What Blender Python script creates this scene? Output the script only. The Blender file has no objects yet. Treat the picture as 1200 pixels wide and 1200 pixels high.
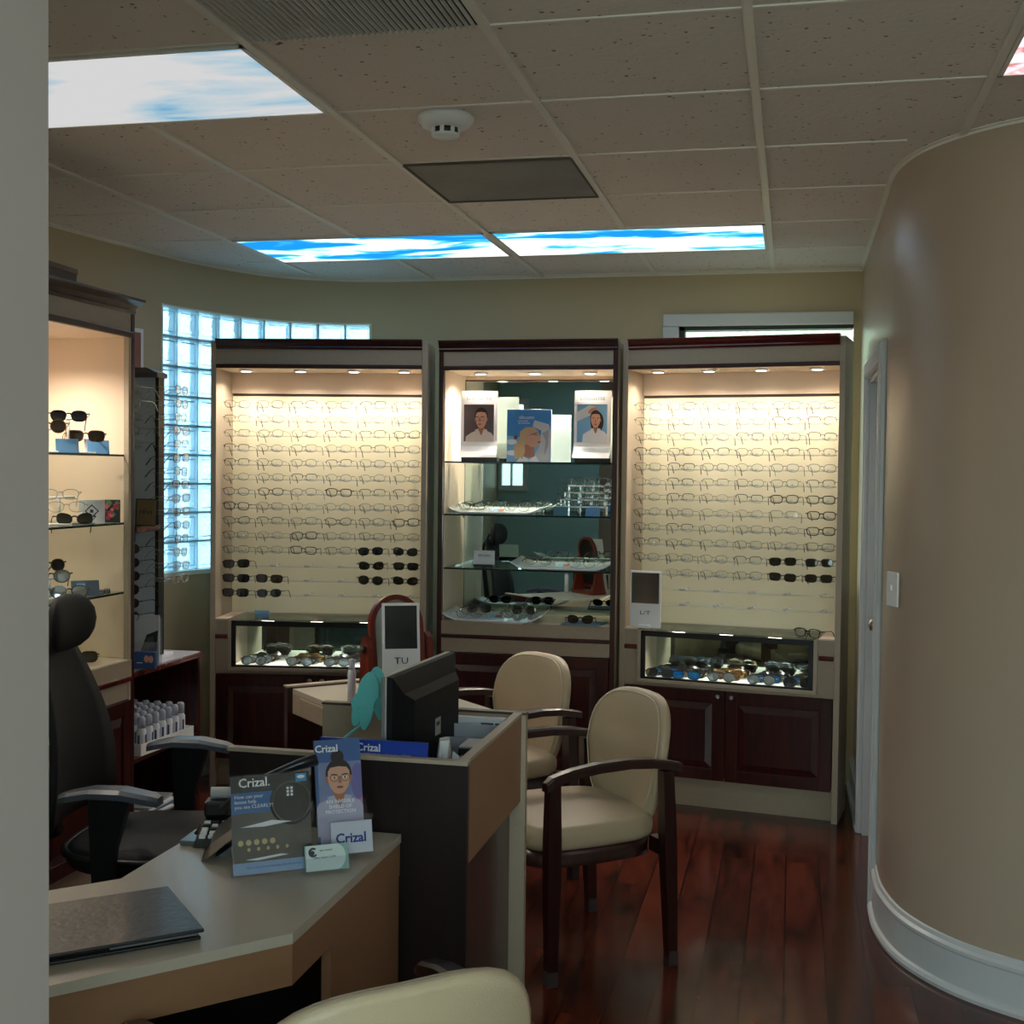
import bpy, bmesh, math, random
from mathutils import Vector, Matrix, Euler
random.seed(7)
PI=math.pi
sc=bpy.context.scene
COL=sc.collection
def R(d): return math.radians(d)
# ---------------------------------------------------------------- materials
MC={}
def srgb(c):
    return tuple(((v/255.0)/12.92 if v/255.0<=0.04045 else ((v/255.0+0.055)/1.055)**2.4) for v in c)
def mat(name,col,rough=0.5,metal=0.0,coat=0.0,var=0.0,scale=8.0,stretch=(1,1,1),bump=0.0,bscale=None,spec=0.5,alpha=None):
    if name in MC: return MC[name]
    m=bpy.data.materials.new(name); m.use_nodes=True; nt=m.node_tree; N=nt.nodes; L=nt.links
    b=N['Principled BSDF']; c=srgb(col)
    b.inputs['Base Color'].default_value=(*c,1); b.inputs['Roughness'].default_value=rough
    b.inputs['Metallic'].default_value=metal; b.inputs['Coat Weight'].default_value=coat
    b.inputs['Coat Roughness'].default_value=0.08; b.inputs['Specular IOR Level'].default_value=spec
    if var>0 or bump>0:
        tc=N.new('ShaderNodeTexCoord'); mp=N.new('ShaderNodeMapping'); mp.inputs['Scale'].default_value=stretch
        nz=N.new('ShaderNodeTexNoise'); nz.inputs['Scale'].default_value=scale; nz.inputs['Detail'].default_value=6
        L.new(tc.outputs['Object'],mp.inputs[0]); L.new(mp.outputs[0],nz.inputs['Vector'])
        if var>0:
            cr=N.new('ShaderNodeValToRGB'); cr.color_ramp.elements[0].position=.3; cr.color_ramp.elements[1].position=.7
            cr.color_ramp.elements[0].color=(*[v*(1-var) for v in c],1); cr.color_ramp.elements[1].color=(*[min(1,v*(1+var)) for v in c],1)
            L.new(nz.outputs['Fac'],cr.inputs[0]); L.new(cr.outputs[0],b.inputs['Base Color'])
        if bump>0:
            nb=N.new('ShaderNodeTexNoise'); nb.inputs['Scale'].default_value=bscale or scale; nb.inputs['Detail'].default_value=4
            L.new(mp.outputs[0],nb.inputs['Vector'])
            bp=N.new('ShaderNodeBump'); bp.inputs['Strength'].default_value=bump; bp.inputs['Distance'].default_value=.004
            L.new(nb.outputs['Fac'],bp.inputs['Height']); L.new(bp.outputs[0],b.inputs['Normal'])
    MC[name]=m; return m
def emit(name,col,s):
    if name in MC: return MC[name]
    m=bpy.data.materials.new(name); m.use_nodes=True; nt=m.node_tree; nt.nodes.clear()
    e=nt.nodes.new('ShaderNodeEmission'); e.inputs[0].default_value=(*srgb(col),1); e.inputs[1].default_value=s
    o=nt.nodes.new('ShaderNodeOutputMaterial'); nt.links.new(e.outputs[0],o.inputs[0]); MC[name]=m; return m
def clear(name,tint=(255,255,255),refl=.06,rough=.02,base=(255,255,255),body=0.0,fres=True):
    """thin clear plastic or glass: see-through with a gloss on it, BODY = share of milky diffuse"""
    if name in MC: return MC[name]
    m=bpy.data.materials.new(name); m.use_nodes=True; nt=m.node_tree; N=nt.nodes; L=nt.links; N.clear()
    t=N.new('ShaderNodeBsdfTransparent'); t.inputs[0].default_value=(*srgb(tint),1)
    g=N.new('ShaderNodeBsdfGlossy'); g.inputs['Roughness'].default_value=rough
    mx=N.new('ShaderNodeMixShader')
    if fres:
        lw=N.new('ShaderNodeLayerWeight'); lw.inputs['Blend'].default_value=.25
        ma=N.new('ShaderNodeMath'); ma.operation='MULTIPLY_ADD'; ma.inputs[1].default_value=.6; ma.inputs[2].default_value=refl
        L.new(lw.outputs['Fresnel'],ma.inputs[0]); L.new(ma.outputs[0],mx.inputs[0])
    else: mx.inputs[0].default_value=refl
    L.new(t.outputs[0],mx.inputs[1]); L.new(g.outputs[0],mx.inputs[2]); last=mx
    if body>0:
        d=N.new('ShaderNodeBsdfDiffuse'); d.inputs[0].default_value=(*srgb(base),1)
        m2=N.new('ShaderNodeMixShader'); m2.inputs[0].default_value=body
        L.new(mx.outputs[0],m2.inputs[1]); L.new(d.outputs[0],m2.inputs[2]); last=m2
    o=N.new('ShaderNodeOutputMaterial'); L.new(last.outputs[0],o.inputs[0]); MC[name]=m; return m

def wood_floor():
    m=bpy.data.materials.new('cherry_planks'); m.use_nodes=True; nt=m.node_tree; N=nt.nodes; L=nt.links; b=N['Principled BSDF']
    tc=N.new('ShaderNodeTexCoord'); mp=N.new('ShaderNodeMapping'); mp.inputs['Rotation'].default_value=(0,0,R(90))
    L.new(tc.outputs['Object'],mp.inputs[0])
    br=N.new('ShaderNodeTexBrick'); br.inputs['Scale'].default_value=1; br.inputs['Brick Width'].default_value=1.2
    br.inputs['Row Height'].default_value=.13; br.inputs['Mortar Size'].default_value=.0028; br.inputs['Mortar Smooth'].default_value=.2
    br.inputs['Color1'].default_value=(0,0,0,1); br.inputs['Color2'].default_value=(1,1,1,1); br.inputs['Mortar'].default_value=(.5,.5,.5,1)
    br.offset=.37; L.new(mp.outputs[0],br.inputs['Vector'])
    sep=N.new('ShaderNodeVectorMath'); sep.operation='ADD'
    sc3=N.new('ShaderNodeVectorMath'); sc3.operation='SCALE'; sc3.inputs['Scale'].default_value=7.0
    L.new(br.outputs['Color'],sc3.inputs[0]); L.new(mp.outputs[0],sep.inputs[0]); L.new(sc3.outputs[0],sep.inputs[1])
    m2=N.new('ShaderNodeMapping'); m2.inputs['Scale'].default_value=(1.1,6,1); L.new(sep.outputs[0],m2.inputs[0])
    nz=N.new('ShaderNodeTexNoise'); nz.inputs['Scale'].default_value=1.6; nz.inputs['Detail'].default_value=5; nz.inputs['Distortion'].default_value=1.6
    L.new(m2.outputs[0],nz.inputs['Vector'])
    cr=N.new('ShaderNodeValToRGB'); e=cr.color_ramp.elements
    e[0].position=.30; e[0].color=(*srgb((46,20,15)),1); e[1].position=.74; e[1].color=(*srgb((112,50,32)),1)
    x=e.new(.44); x.color=(*srgb((82,34,23)),1); x=e.new(.60); x.color=(*srgb((98,42,27)),1)
    L.new(nz.outputs['Fac'],cr.inputs[0])
    mm=N.new('ShaderNodeMix'); mm.data_type='RGBA'; mm.blend_type='MULTIPLY'; mm.inputs[0].default_value=.7
    bw=N.new('ShaderNodeValToRGB'); bw.color_ramp.elements[0].color=(.34,.34,.34,1); bw.color_ramp.elements[1].color=(1,1,1,1)
    L.new(br.outputs['Color'],bw.inputs[0]); L.new(cr.outputs[0],mm.inputs[6]); L.new(bw.outputs[0],mm.inputs[7])
    mk=N.new('ShaderNodeMix'); mk.data_type='RGBA'; mk.inputs[7].default_value=(*srgb((24,9,7)),1)
    L.new(br.outputs['Fac'],mk.inputs[0]); L.new(mm.outputs[2],mk.inputs[6]); L.new(mk.outputs[2],b.inputs['Base Color'])
    b.inputs['Roughness'].default_value=.17; b.inputs['Specular IOR Level'].default_value=.5
    nb=N.new('ShaderNodeTexNoise'); nb.inputs['Scale'].default_value=3; L.new(mp.outputs[0],nb.inputs['Vector'])
    ad=N.new('ShaderNodeMath'); ad.operation='SUBTRACT'; L.new(nb.outputs['Fac'],ad.inputs[0]); L.new(br.outputs['Fac'],ad.inputs[1])
    bp=N.new('ShaderNodeBump'); bp.inputs['Strength'].default_value=.12; bp.inputs['Distance'].default_value=.004
    L.new(ad.outputs[0],bp.inputs['Height']); L.new(bp.outputs[0],b.inputs['Normal'])
    return m
def wood(name,c0,c1,rough=.35,coat=.2,stretch=(12,12,1.2),scale=3):
    if name in MC: return MC[name]
    m=bpy.data.materials.new(name); m.use_nodes=True; nt=m.node_tree; N=nt.nodes; L=nt.links; b=N['Principled BSDF']
    tc=N.new('ShaderNodeTexCoord'); mp=N.new('ShaderNodeMapping'); mp.inputs['Scale'].default_value=stretch
    nz=N.new('ShaderNodeTexNoise'); nz.inputs['Scale'].default_value=scale; nz.inputs['Detail'].default_value=6; nz.inputs['Distortion'].default_value=.6
    L.new(tc.outputs['Object'],mp.inputs[0]); L.new(mp.outputs[0],nz.inputs['Vector'])
    cr=N.new('ShaderNodeValToRGB'); cr.color_ramp.elements[0].position=.3; cr.color_ramp.elements[1].position=.7
    cr.color_ramp.elements[0].color=(*srgb(c0),1); cr.color_ramp.elements[1].color=(*srgb(c1),1)
    L.new(nz.outputs['Fac'],cr.inputs[0]); L.new(cr.outputs[0],b.inputs['Base Color'])
    b.inputs['Roughness'].default_value=rough; b.inputs['Coat Weight'].default_value=coat; b.inputs['Coat Roughness'].default_value=.15
    MC[name]=m; return m
def tile_mat():
    m=bpy.data.materials.new('ceiling_tile'); m.use_nodes=True; nt=m.node_tree; N=nt.nodes; L=nt.links; b=N['Principled BSDF']
    tc=N.new('ShaderNodeTexCoord')
    vo=N.new('ShaderNodeTexVoronoi'); vo.inputs['Scale'].default_value=48; L.new(tc.outputs['Object'],vo.inputs['Vector'])
    nz=N.new('ShaderNodeTexNoise'); nz.inputs['Scale'].default_value=34; nz.inputs['Detail'].default_value=5; L.new(tc.outputs['Object'],nz.inputs['Vector'])
    ad=N.new('ShaderNodeMath'); ad.operation='MULTIPLY_ADD'; ad.inputs[1].default_value=.55; L.new(vo.outputs['Distance'],ad.inputs[0])
    sb=N.new('ShaderNodeMath'); sb.operation='SUBTRACT'; sb.inputs[0].default_value=.62; L.new(nz.outputs['Fac'],sb.inputs[1]); L.new(sb.outputs[0],ad.inputs[2])
    cr=N.new('ShaderNodeValToRGB'); e=cr.color_ramp.elements
    e[0].position=.085; e[0].color=(*srgb((122,112,103)),1); e[1].position=.15; e[1].color=(*srgb((224,213,204)),1)
    L.new(ad.outputs[0],cr.inputs[0]); L.new(cr.outputs[0],b.inputs['Base Color']); b.inputs['Roughness'].default_value=.95
    bp=N.new('ShaderNodeBump'); bp.inputs['Strength'].default_value=.5; bp.inputs['Distance'].default_value=.003
    L.new(ad.outputs[0],bp.inputs['Height']); L.new(bp.outputs[0],b.inputs['Normal'])
    return m
def sky_panel(name,seed,strength,pink=False,sc_=(1.3,3.2,1),lo=.4,hi=.56):
    m=bpy.data.materials.new(name); m.use_nodes=True; nt=m.node_tree; N=nt.nodes; L=nt.links; N.clear()
    tc=N.new('ShaderNodeTexCoord'); mp=N.new('ShaderNodeMapping'); mp.inputs['Scale'].default_value=sc_; mp.inputs['Location'].default_value=(seed,seed*.7,seed*1.3)
    nz=N.new('ShaderNodeTexNoise'); nz.inputs['Scale'].default_value=1.5; nz.inputs['Detail'].default_value=7; nz.inputs['Distortion'].default_value=.4
    L.new(tc.outputs['Object'],mp.inputs[0]); L.new(mp.outputs[0],nz.inputs['Vector'])
    cr=N.new('ShaderNodeValToRGB'); e=cr.color_ramp.elements
    if pink:
        e[0].color=(*srgb((190,120,110)),1); e[1].color=(*srgb((235,240,255)),1)
        x=e.new(.5); x.color=(*srgb((255,200,205)),1); nz.inputs['Scale'].default_value=14
    else:
        e[0].color=(*srgb((24,130,215)),1); e[1].color=(*srgb((250,250,250)),1)
        x=e.new((lo+hi)/2-.02); x.color=(*srgb((70,185,240)),1)
        x=e.new((lo+hi)/2+.02); x.color=(*srgb((205,235,250)),1)
    e[0].position=lo; e[-1].position=hi
    L.new(nz.outputs['Fac'],cr.inputs[0])
    em=N.new('ShaderNodeEmission'); em.inputs[1].default_value=strength; L.new(cr.outputs[0],em.inputs[0])
    o=N.new('ShaderNodeOutputMaterial'); L.new(em.outputs[0],o.inputs[0]); return m
def glass_block_mat():
    m=bpy.data.materials.new('glass_block'); m.use_nodes=True; nt=m.node_tree; N=nt.nodes; L=nt.links; N.clear()
    tc=N.new('ShaderNodeTexCoord'); nz=N.new('ShaderNodeTexNoise'); nz.inputs['Scale'].default_value=22; nz.inputs['Detail'].default_value=2; nz.inputs['Distortion'].default_value=1.5
    L.new(tc.outputs['Object'],nz.inputs['Vector'])
    bp=N.new('ShaderNodeBump'); bp.inputs['Strength'].default_value=.9; bp.inputs['Distance'].default_value=.012; L.new(nz.outputs['Fac'],bp.inputs['Height'])
    g=N.new('ShaderNodeBsdfGlass'); g.inputs['Roughness'].default_value=.12; g.inputs['IOR'].default_value=1.2; g.inputs[0].default_value=(*srgb((222,246,255)),1)
    L.new(bp.outputs[0],g.inputs['Normal'])
    t=N.new('ShaderNodeBsdfTranslucent'); t.inputs[0].default_value=(*srgb((200,238,255)),1)
    mx=N.new('ShaderNodeMixShader'); mx.inputs[0].default_value=.45
    L.new(g.outputs[0],mx.inputs[1]); L.new(t.outputs[0],mx.inputs[2])
    gl=N.new('ShaderNodeBsdfGlossy'); gl.inputs['Roughness'].default_value=.15; m2=N.new('ShaderNodeMixShader'); m2.inputs[0].default_value=.05
    L.new(mx.outputs[0],m2.inputs[1]); L.new(gl.outputs[0],m2.inputs[2])
    o=N.new('ShaderNodeOutputMaterial'); L.new(m2.outputs[0],o.inputs[0]); return m

BEIGE=mat('beige_laminate',(176,160,140),.42,var=.05,scale=60,stretch=(1,1,8))
BEIGE_D=mat('beige_laminate_front',(168,152,132),.45,var=.04,scale=60)
INNER=mat('cream_laminate',(226,202,178),.5,var=.05,scale=3,stretch=(1,1,.4))
BOARD=mat('cream_backboard',(236,226,194),.6,var=.03,scale=3)
DARK=wood('mahogany',(38,14,13),(70,24,21),.3,.3)
DARK2=wood('dark_walnut',(24,15,16),(38,25,27),.4,.15)
CRIM=wood('cherry_trim',(70,20,18),(110,36,30),.25,.4,(1.5,12,12))
CHW=wood('chair_wood',(30,13,12),(52,22,19),.28,.35)
BLACK=mat('black_plastic',(20,21,24),.4)
BLACKG=mat('black_gloss',(10,10,12),.12,coat=.5)
WHITE=mat('white_plastic',(236,236,236),.35)
TRIMW=mat('white_trim_paint',(205,208,210),.35)
GLASS=clear('clear_glass',(236,246,242),.05,.01)
GEDGE=mat('green_glass_edge',(24,46,42),.15)
SGLASS=clear('shelf_glass',(242,247,245),.07,.01)
ACRYL=clear('clear_acrylic',(248,250,252),.06,.05,(235,240,245),.10)
KNOB_GLARE=clear('knob_glare',(250,250,248),.12,.05,(250,250,246),.65)
CHROME=mat('chrome',(205,205,208),.15,1)
NICKEL=mat('nickel',(150,145,140),.3,1)
MIRROR=mat('mirror_glass',(190,208,204),.01,1)
CREAM=mat('cream_vinyl',(184,165,136),.42,var=.03,scale=4,bump=.25,bscale=260)
CREAM2=mat('piping_vinyl',(196,186,158),.4)
PAPER=mat('paper_white',(228,230,232),.6)
# ---------------------------------------------------------------- mesh builder
class MB:
    def __init__(s): s.v=[];s.f=[];s.m=[];s.mats=[];s.smooth=[]
    def mi(s,m):
        if m not in s.mats: s.mats.append(m)
        return s.mats.index(m)
    def add(s,vs,fs,m,M=None,smooth=False):
        o=len(s.v)
        s.v+= [tuple(M@Vector(p)) if M else tuple(p) for p in vs]
        i=s.mi(m)
        for f in fs: s.f.append([o+k for k in f]); s.m.append(i); s.smooth.append(smooth)
    def box(s,x0,x1,y0,y1,z0,z1,m,M=None,b=0.0):
        if b<=0:
            vs=[(x,y,z) for z in (z0,z1) for y in (y0,y1) for x in (x0,x1)]
            s.add(vs,[(0,2,3,1),(4,5,7,6),(0,1,5,4),(2,6,7,3),(0,4,6,2),(1,3,7,5)],m,M); return s
        bm=bmesh.new(); bmesh.ops.create_cube(bm,size=1)
        for v in bm.verts: v.co=Vector(((x0+x1)/2+v.co.x*(x1-x0),(y0+y1)/2+v.co.y*(y1-y0),(z0+z1)/2+v.co.z*(z1-z0)))
        b=min(b,.45*min(abs(x1-x0),abs(y1-y0),abs(z1-z0)))
        bmesh.ops.bevel(bm,geom=list(bm.edges),offset=b,segments=2,affect='EDGES',profile=.5)
        bm.verts.index_update()
        s.add([v.co.copy() for v in bm.verts],[[v.index for v in f.verts] for f in bm.faces],m,M); bm.free(); return s
    def prism(s,pts,z0,z1,m,M=None):
        n=len(pts)
        a=sum(pts[i][0]*pts[(i+1)%n][1]-pts[(i+1)%n][0]*pts[i][1] for i in range(n))
        if a<0: pts=pts[::-1]
        vs=[(x,y,z0) for x,y in pts]+[(x,y,z1) for x,y in pts]
        s.add(vs,[list(range(n-1,-1,-1)),list(range(n,2*n))]+[[i,(i+1)%n,n+(i+1)%n,n+i] for i in range(n)],m,M); return s
    def rings(s,rs,m,M=None,cap=True,smooth=True,closed=True):
        n=len(rs[0]); vs=[p for r in rs for p in r]; fs=[]
        for k in range(len(rs)-1):
            for i in range(n if closed else n-1):
                j=(i+1)%n; fs.append([k*n+i,k*n+j,(k+1)*n+j,(k+1)*n+i])
        if cap: fs.append(list(range(n-1,-1,-1))); fs.append([(len(rs)-1)*n+i for i in range(n)])
        s.add(vs,fs,m,M,smooth); return s
    def lathe(s,prof,m,M=None,n=20):
        return s.rings([[(r*math.cos(2*PI*i/n),r*math.sin(2*PI*i/n),z) for i in range(n)] for r,z in prof],m,M)
    def tube(s,path,r,m,M=None,n=6,closed=False,flat=None):
        P=[Vector(p) for p in path]; K=len(P); rs=[]
        rr=r if isinstance(r,(list,tuple)) else [r]*K
        up=None
        for i,p in enumerate(P):
            if closed: t=(P[(i+1)%K]-P[i-1])
            else: t=(P[min(i+1,K-1)]-P[max(i-1,0)])
            t.normalize()
            if up is None:
                up=Vector((0,0,1)) if abs(t.z)<.9 else Vector((0,1,0))
            a=t.cross(up); 
            if a.length<1e-4: a=t.cross(Vector((1,0,0)))
            a.normalize(); b=a.cross(t); b.normalize(); up=b
            fx,fy=(flat or (1,1))
            rs.append([tuple(p+a*rr[i]*fx*math.cos(2*PI*k/n+PI/n)+b*rr[i]*fy*math.sin(2*PI*k/n+PI/n)) for k in range(n)])
        if closed: rs.append(rs[0]); return s.rings(rs,m,M,cap=False,smooth=n>4)
        return s.rings(rs,m,M,smooth=n>4)
    def poly(s,pts,m,M=None): s.add(pts,[list(range(len(pts)))],m,M); return s
    def slab(s,outline,h,m,M=None,r=.02,crown=0.0,segs=4):
        """rounded cushion: OUTLINE in xy (convex), thickness 0..h in z, edge radius r, crown adds to the top centre"""
        cx=sum(p[0] for p in outline)/len(outline); cy=sum(p[1] for p in outline)/len(outline)
        ext=max(max(abs(p[0]-cx) for p in outline),max(abs(p[1]-cy) for p in outline))
        def ring(ins,z): k=1-ins/ext; return [(cx+(p[0]-cx)*k,cy+(p[1]-cy)*k,z) for p in outline]
        rs=[]
        for i in range(segs+1):
            a=PI/2*i/segs; rs.append(ring(r*(1-math.sin(a)),r*(1-math.cos(a))))
        for i in range(segs+1):
            a=PI/2*i/segs; rs.append(ring(r*(1-math.cos(a)),h-r+r*math.sin(a)))
        if crown>0:
            for k in (.75,.5,.25,.06): rs.append([(cx+(p[0]-cx)*k,cy+(p[1]-cy)*k,h+crown*(1-k*k)) for p in outline])
        return s.rings(rs,m,M)
    def build(s,name,parent=None,loc=(0,0,0),rot=(0,0,0)):
        me=bpy.data.meshes.new(name); me.from_pydata(s.v,[],s.f)
        for m in s.mats: me.materials.append(m)
        me.polygons.foreach_set('material_index',s.m); me.polygons.foreach_set('use_smooth',s.smooth); me.update()
        o=bpy.data.objects.new(name,me); COL.objects.link(o); o.location=loc; o.rotation_euler=rot
        if parent: o.parent=parent
        return o
def rrect(w,d,r,n=5,cx=0,cy=0):
    o=[]
    for qx,qy,a0 in ((1,1,0),(-1,1,90),(-1,-1,180),(1,-1,270)):
        for i in range(n+1):
            a=R(a0+90*i/n); o.append((cx+qx*(w/2-r)+r*math.cos(a),cy+qy*(d/2-r)+r*math.sin(a)))
    return o
def tag(o,label,cat,group=None,kind=None):
    o['label']=label; o['category']=cat
    if group: o['group']=group
    if kind: o['kind']=kind
    return o
def thing(name,label,cat,loc=(0,0,0),rotz=0,group=None,rot=None):
    o=bpy.data.objects.new(name,None); COL.objects.link(o); o.location=loc
    o.rotation_euler=rot or (0,0,rotz); o.empty_display_size=.05
    return tag(o,label,cat,group)
def struct(o): o['kind']='structure'; return o
def dup(root,loc,rot,label,group=None):
    r=root.copy(); COL.objects.link(r); r.location=loc; r.rotation_euler=rot; r['label']=label
    if group: r['group']=group
    for ch in list(root.children):
        c=ch.copy(); COL.objects.link(c); c.parent=r
        for g in ch.children:
            d=g.copy(); COL.objects.link(d); d.parent=c
    return r
def text(name,body,size,m,parent,loc,rot=(R(90),0,0),align='CENTER',bold=0.0,ext=.0004,sx=1.0):
    cu=bpy.data.curves.new(name,'FONT'); cu.body=body; cu.size=size; cu.align_x=align; cu.align_y='CENTER'; cu.offset=bold; cu.extrude=ext; cu.resolution_u=2
    t=bpy.data.objects.new(name,cu); COL.objects.link(t)
    dg=bpy.context.evaluated_depsgraph_get(); dg.update(); me=bpy.data.meshes.new_from_object(t.evaluated_get(dg))
    bpy.data.objects.remove(t); bpy.data.curves.remove(cu)
    me.materials.clear(); me.materials.append(m)
    o=bpy.data.objects.new(name,me); COL.objects.link(o); o.parent=parent; o.location=loc; o.rotation_euler=rot; o.scale=(sx,1,1)
    return o
XZ=Matrix(((1,0,0,0),(0,0,-1,0),(0,1,0,0),(0,0,0,1)))   # local (x,y,z)->(x,-z,y): draw in xy, stand it up facing -y
def T(x=0,y=0,z=0): return Matrix.Translation((x,y,z))
def RX(d): return Matrix.Rotation(R(d),4,'X')
def RY(d): return Matrix.Rotation(R(d),4,'Y')
def RZ(d): return Matrix.Rotation(R(d),4,'Z')

# ================================================================= SETTING
CZ=2.657; GX=-1.340; GY=2.900; SX=.61; SY=.6145
def smooth_path(P,n=6):
    o=[]
    for i in range(len(P)-1):
        p0=Vector(P[max(i-1,0)]);p1=Vector(P[i]);p2=Vector(P[i+1]);p3=Vector(P[min(i+2,len(P)-1)])
        for k in range(n):
            t=k/n; o.append(tuple(.5*((2*p1)+(-p0+p2)*t+(2*p0-5*p1+4*p2-p3)*t*t+(-p0+3*p1-3*p2+p3)*t**3)))
    o.append(tuple(P[-1])); return o
LEFTP=[(-3.172,-.8),(-3.172,3.0),(-3.172,4.6)]+smooth_path([(-3.172,4.93),(-3.119,5.345),(-3.013,5.889),(-2.80,6.36),(-2.47,6.58),(-2.2,6.63),(-1.99,6.64)],6)[0:]
RIGHTP=[(.328,6.64),(.328,5.86),(.328,5.0)]+smooth_path([(.326,4.70),(.334,4.50),(.385,4.27),(.50,4.07),(.66,3.93),(.90,3.81),(1.25,3.74),(1.8,3.72)],6)
def wall(name,path,m,holes=(),zt=CZ+.1):
    """wall standing on a plan path; holes=(i0,i1,z0,z1) leave openings between path vertices i0..i1"""
    b=MB(); zs=sorted({0,zt}|{z for h in holes for z in h[2:4]})
    for i in range(len(path)-1):
        for k in range(len(zs)-1):
            if any(h[0]<=i<h[1] and h[2]<=zs[k]<h[3] for h in holes): continue
            (x0,y0),(x1,y1)=path[i],path[i+1]
            b.add([(x0,y0,zs[k]),(x1,y1,zs[k]),(x1,y1,zs[k+1]),(x0,y0,zs[k+1])],[(0,1,2,3)],m,smooth=True)
    bm=None
    o=b.build(name); me=o.data
    bm=bmesh.new(); bm.from_mesh(me); bmesh.ops.remove_doubles(bm,verts=bm.verts,dist=1e-5); bm.to_mesh(me); bm.free()
    return struct(o)
WALL=mat('tan_wall_paint',(188,170,136),.5,var=.02,scale=2,bump=.08,bscale=180)
WALLR=mat('tan_wall_paint_satin',(182,163,144),.33,var=.02,scale=2,bump=.08,bscale=180)
TEAL=mat('teal_grey_wall',(168,200,197),.6)
POST=mat('grey_post_paint',(186,176,172),.45)
def subdiv_insert(path,test):
    return [i for i,p in enumerate(path) if test(p)]
# window span on the curved left wall
ws=[i for i,p in enumerate(LEFTP) if p[1]>5.66][0]; we=[i for i,p in enumerate(LEFTP) if p[0]>-2.30][0]
LEFTP[ws]=(-3.062,5.66); LEFTP[we]=(-2.30,6.618)
WZ0,WZ1=1.075,2.41
wall('wall_left',LEFTP,WALL,[(ws,we,WZ0,WZ1)])
BACKP=[(-1.99,6.64),(-.60,6.64),(.288,6.64),(.328,6.64)]
wall('wall_back',BACKP,WALL,[(1,2,1.0,2.375)])
RP2=RIGHTP[:]
DY0,DY1=4.84,5.74
RP2=[(.328,6.64),(.328,DY1),(.328,DY0)]+RP2[3:]
wall('wall_right',RP2,WALLR,[(1,2,0,2.03)])
wall('wall_side',[(1.8,3.72),(1.8,-.8)],WALLR)
FP=[(1.8,-.8),(1.4,-.8),(-1.3,-.8),(-2.88,-.8),(-3.14,-.8),(-3.172,-.8)]
wall('wall_front',FP,TEAL,[(3,4,1.45,2.35),(1,2,.85,2.35)])
b=MB(); b.box(-1.75,-.716,.95,1.10,0,CZ+.05,POST); struct(b.build('wall_near'))
b=MB(); b.box(-3.6,2.2,-1.1,7.0,-.06,0,wood_floor()); struct(b.build('floor'))
b=MB(); b.box(-3.6,2.2,-1.1,7.0,CZ,CZ+.06,tile_mat()); struct(b.build('ceiling'))
# ceiling grid tees
TEE=mat('ceiling_tee',(228,222,212),.5); TEED=mat('tile_shade_and_trim',(96,88,80),.9)
b=MB()
for a in range(-3,6):
    x=GX+a*SX; y1=6.63
    if a==-3: y0,y1=-.8,4.9
    elif a==-2: y0,y1=-.8,6.35
    elif a>=3: y0,y1=-.8,3.75+(.33 if a==3 else 0)
    else: y0=-.8
    cuts=[(GY+p*SY,GY+q*SY) for p,q in {-1:((0,1),(4,5)),1:((4,5),(-5,-4)),4:((0,1),),-2:((-5,-4),)}.get(a,())]; ys=y0
    for c0,c1 in sorted(cuts): b.box(x-.012,x+.012,ys,c0,CZ-.008,CZ+.001,TEE); ys=c1
    b.box(x-.012,x+.012,ys,y1,CZ-.008,CZ+.001,TEE)
struct(b.build('trim_1'))
b=MB()
XL={6:-2.5}
for k in range(-6,7):
    y=GY+k*SY
    xl=-3.16 if y<5.2 else (-3.05 if y<5.8 else -2.75); xr=.33 if y>4.1 else 1.79
    if y>6.62: continue
    b.box(xl,xr,y-.006,y+.006,CZ-.004,CZ+.001,TEE)
    b.box(xl,xr,y+.006,y+.012,CZ-.0015,CZ+.001,TEED)  # dark strip paints the shadow along one side of each cross tee
struct(b.build('trim_2'))
# wall angle round the ceiling edge
def ribbon(name,path,prof,m,closed=False):
    """sweep a profile [(offset into the room, z)] along a plan path (room on the right-hand side when walking)"""
    b=MB(); n=len(path); rs=[]
    for i,p in enumerate(path):
        a=Vector(path[max(i-1,0)]); c=Vector(path[min(i+1,n-1)]); d=(c-a).normalized(); nr=Vector((d.y,-d.x))
        rs.append([(p[0]+nr.x*o,p[1]+nr.y*o,z) for o,z in prof])
    b.rings(rs,m,cap=True,smooth=False); return struct(b.build(name))
ANG=[(0,CZ-.012),(.003,CZ-.012),(.003,CZ-.004),(.016,CZ-.004),(.016,CZ),(0,CZ)]
ribbon('trim_3',LEFTP,ANG,TEE); ribbon('trim_4',BACKP,ANG,TEE); ribbon('trim_5',RIGHTP,ANG,TEE)
BASE=[(0,0),(.030,0),(.032,.012),(.026,.022),(.016,.026),(.016,.125),(.020,.132),(.020,.142),(.010,.150),(.006,.162),(0,.165)]
i0=[i for i,p in enumerate(RIGHTP) if p[1]<4.80][0]
BP=[(.328,4.76)]+RIGHTP[i0:]
ribbon('baseboard_right',BP,BASE,TRIMW)
ribbon('baseboard_back',[(.328,6.64),(.328,5.82)],BASE,TRIMW)
ribbon('baseboard_left',LEFTP,BASE,TRIMW)
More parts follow.
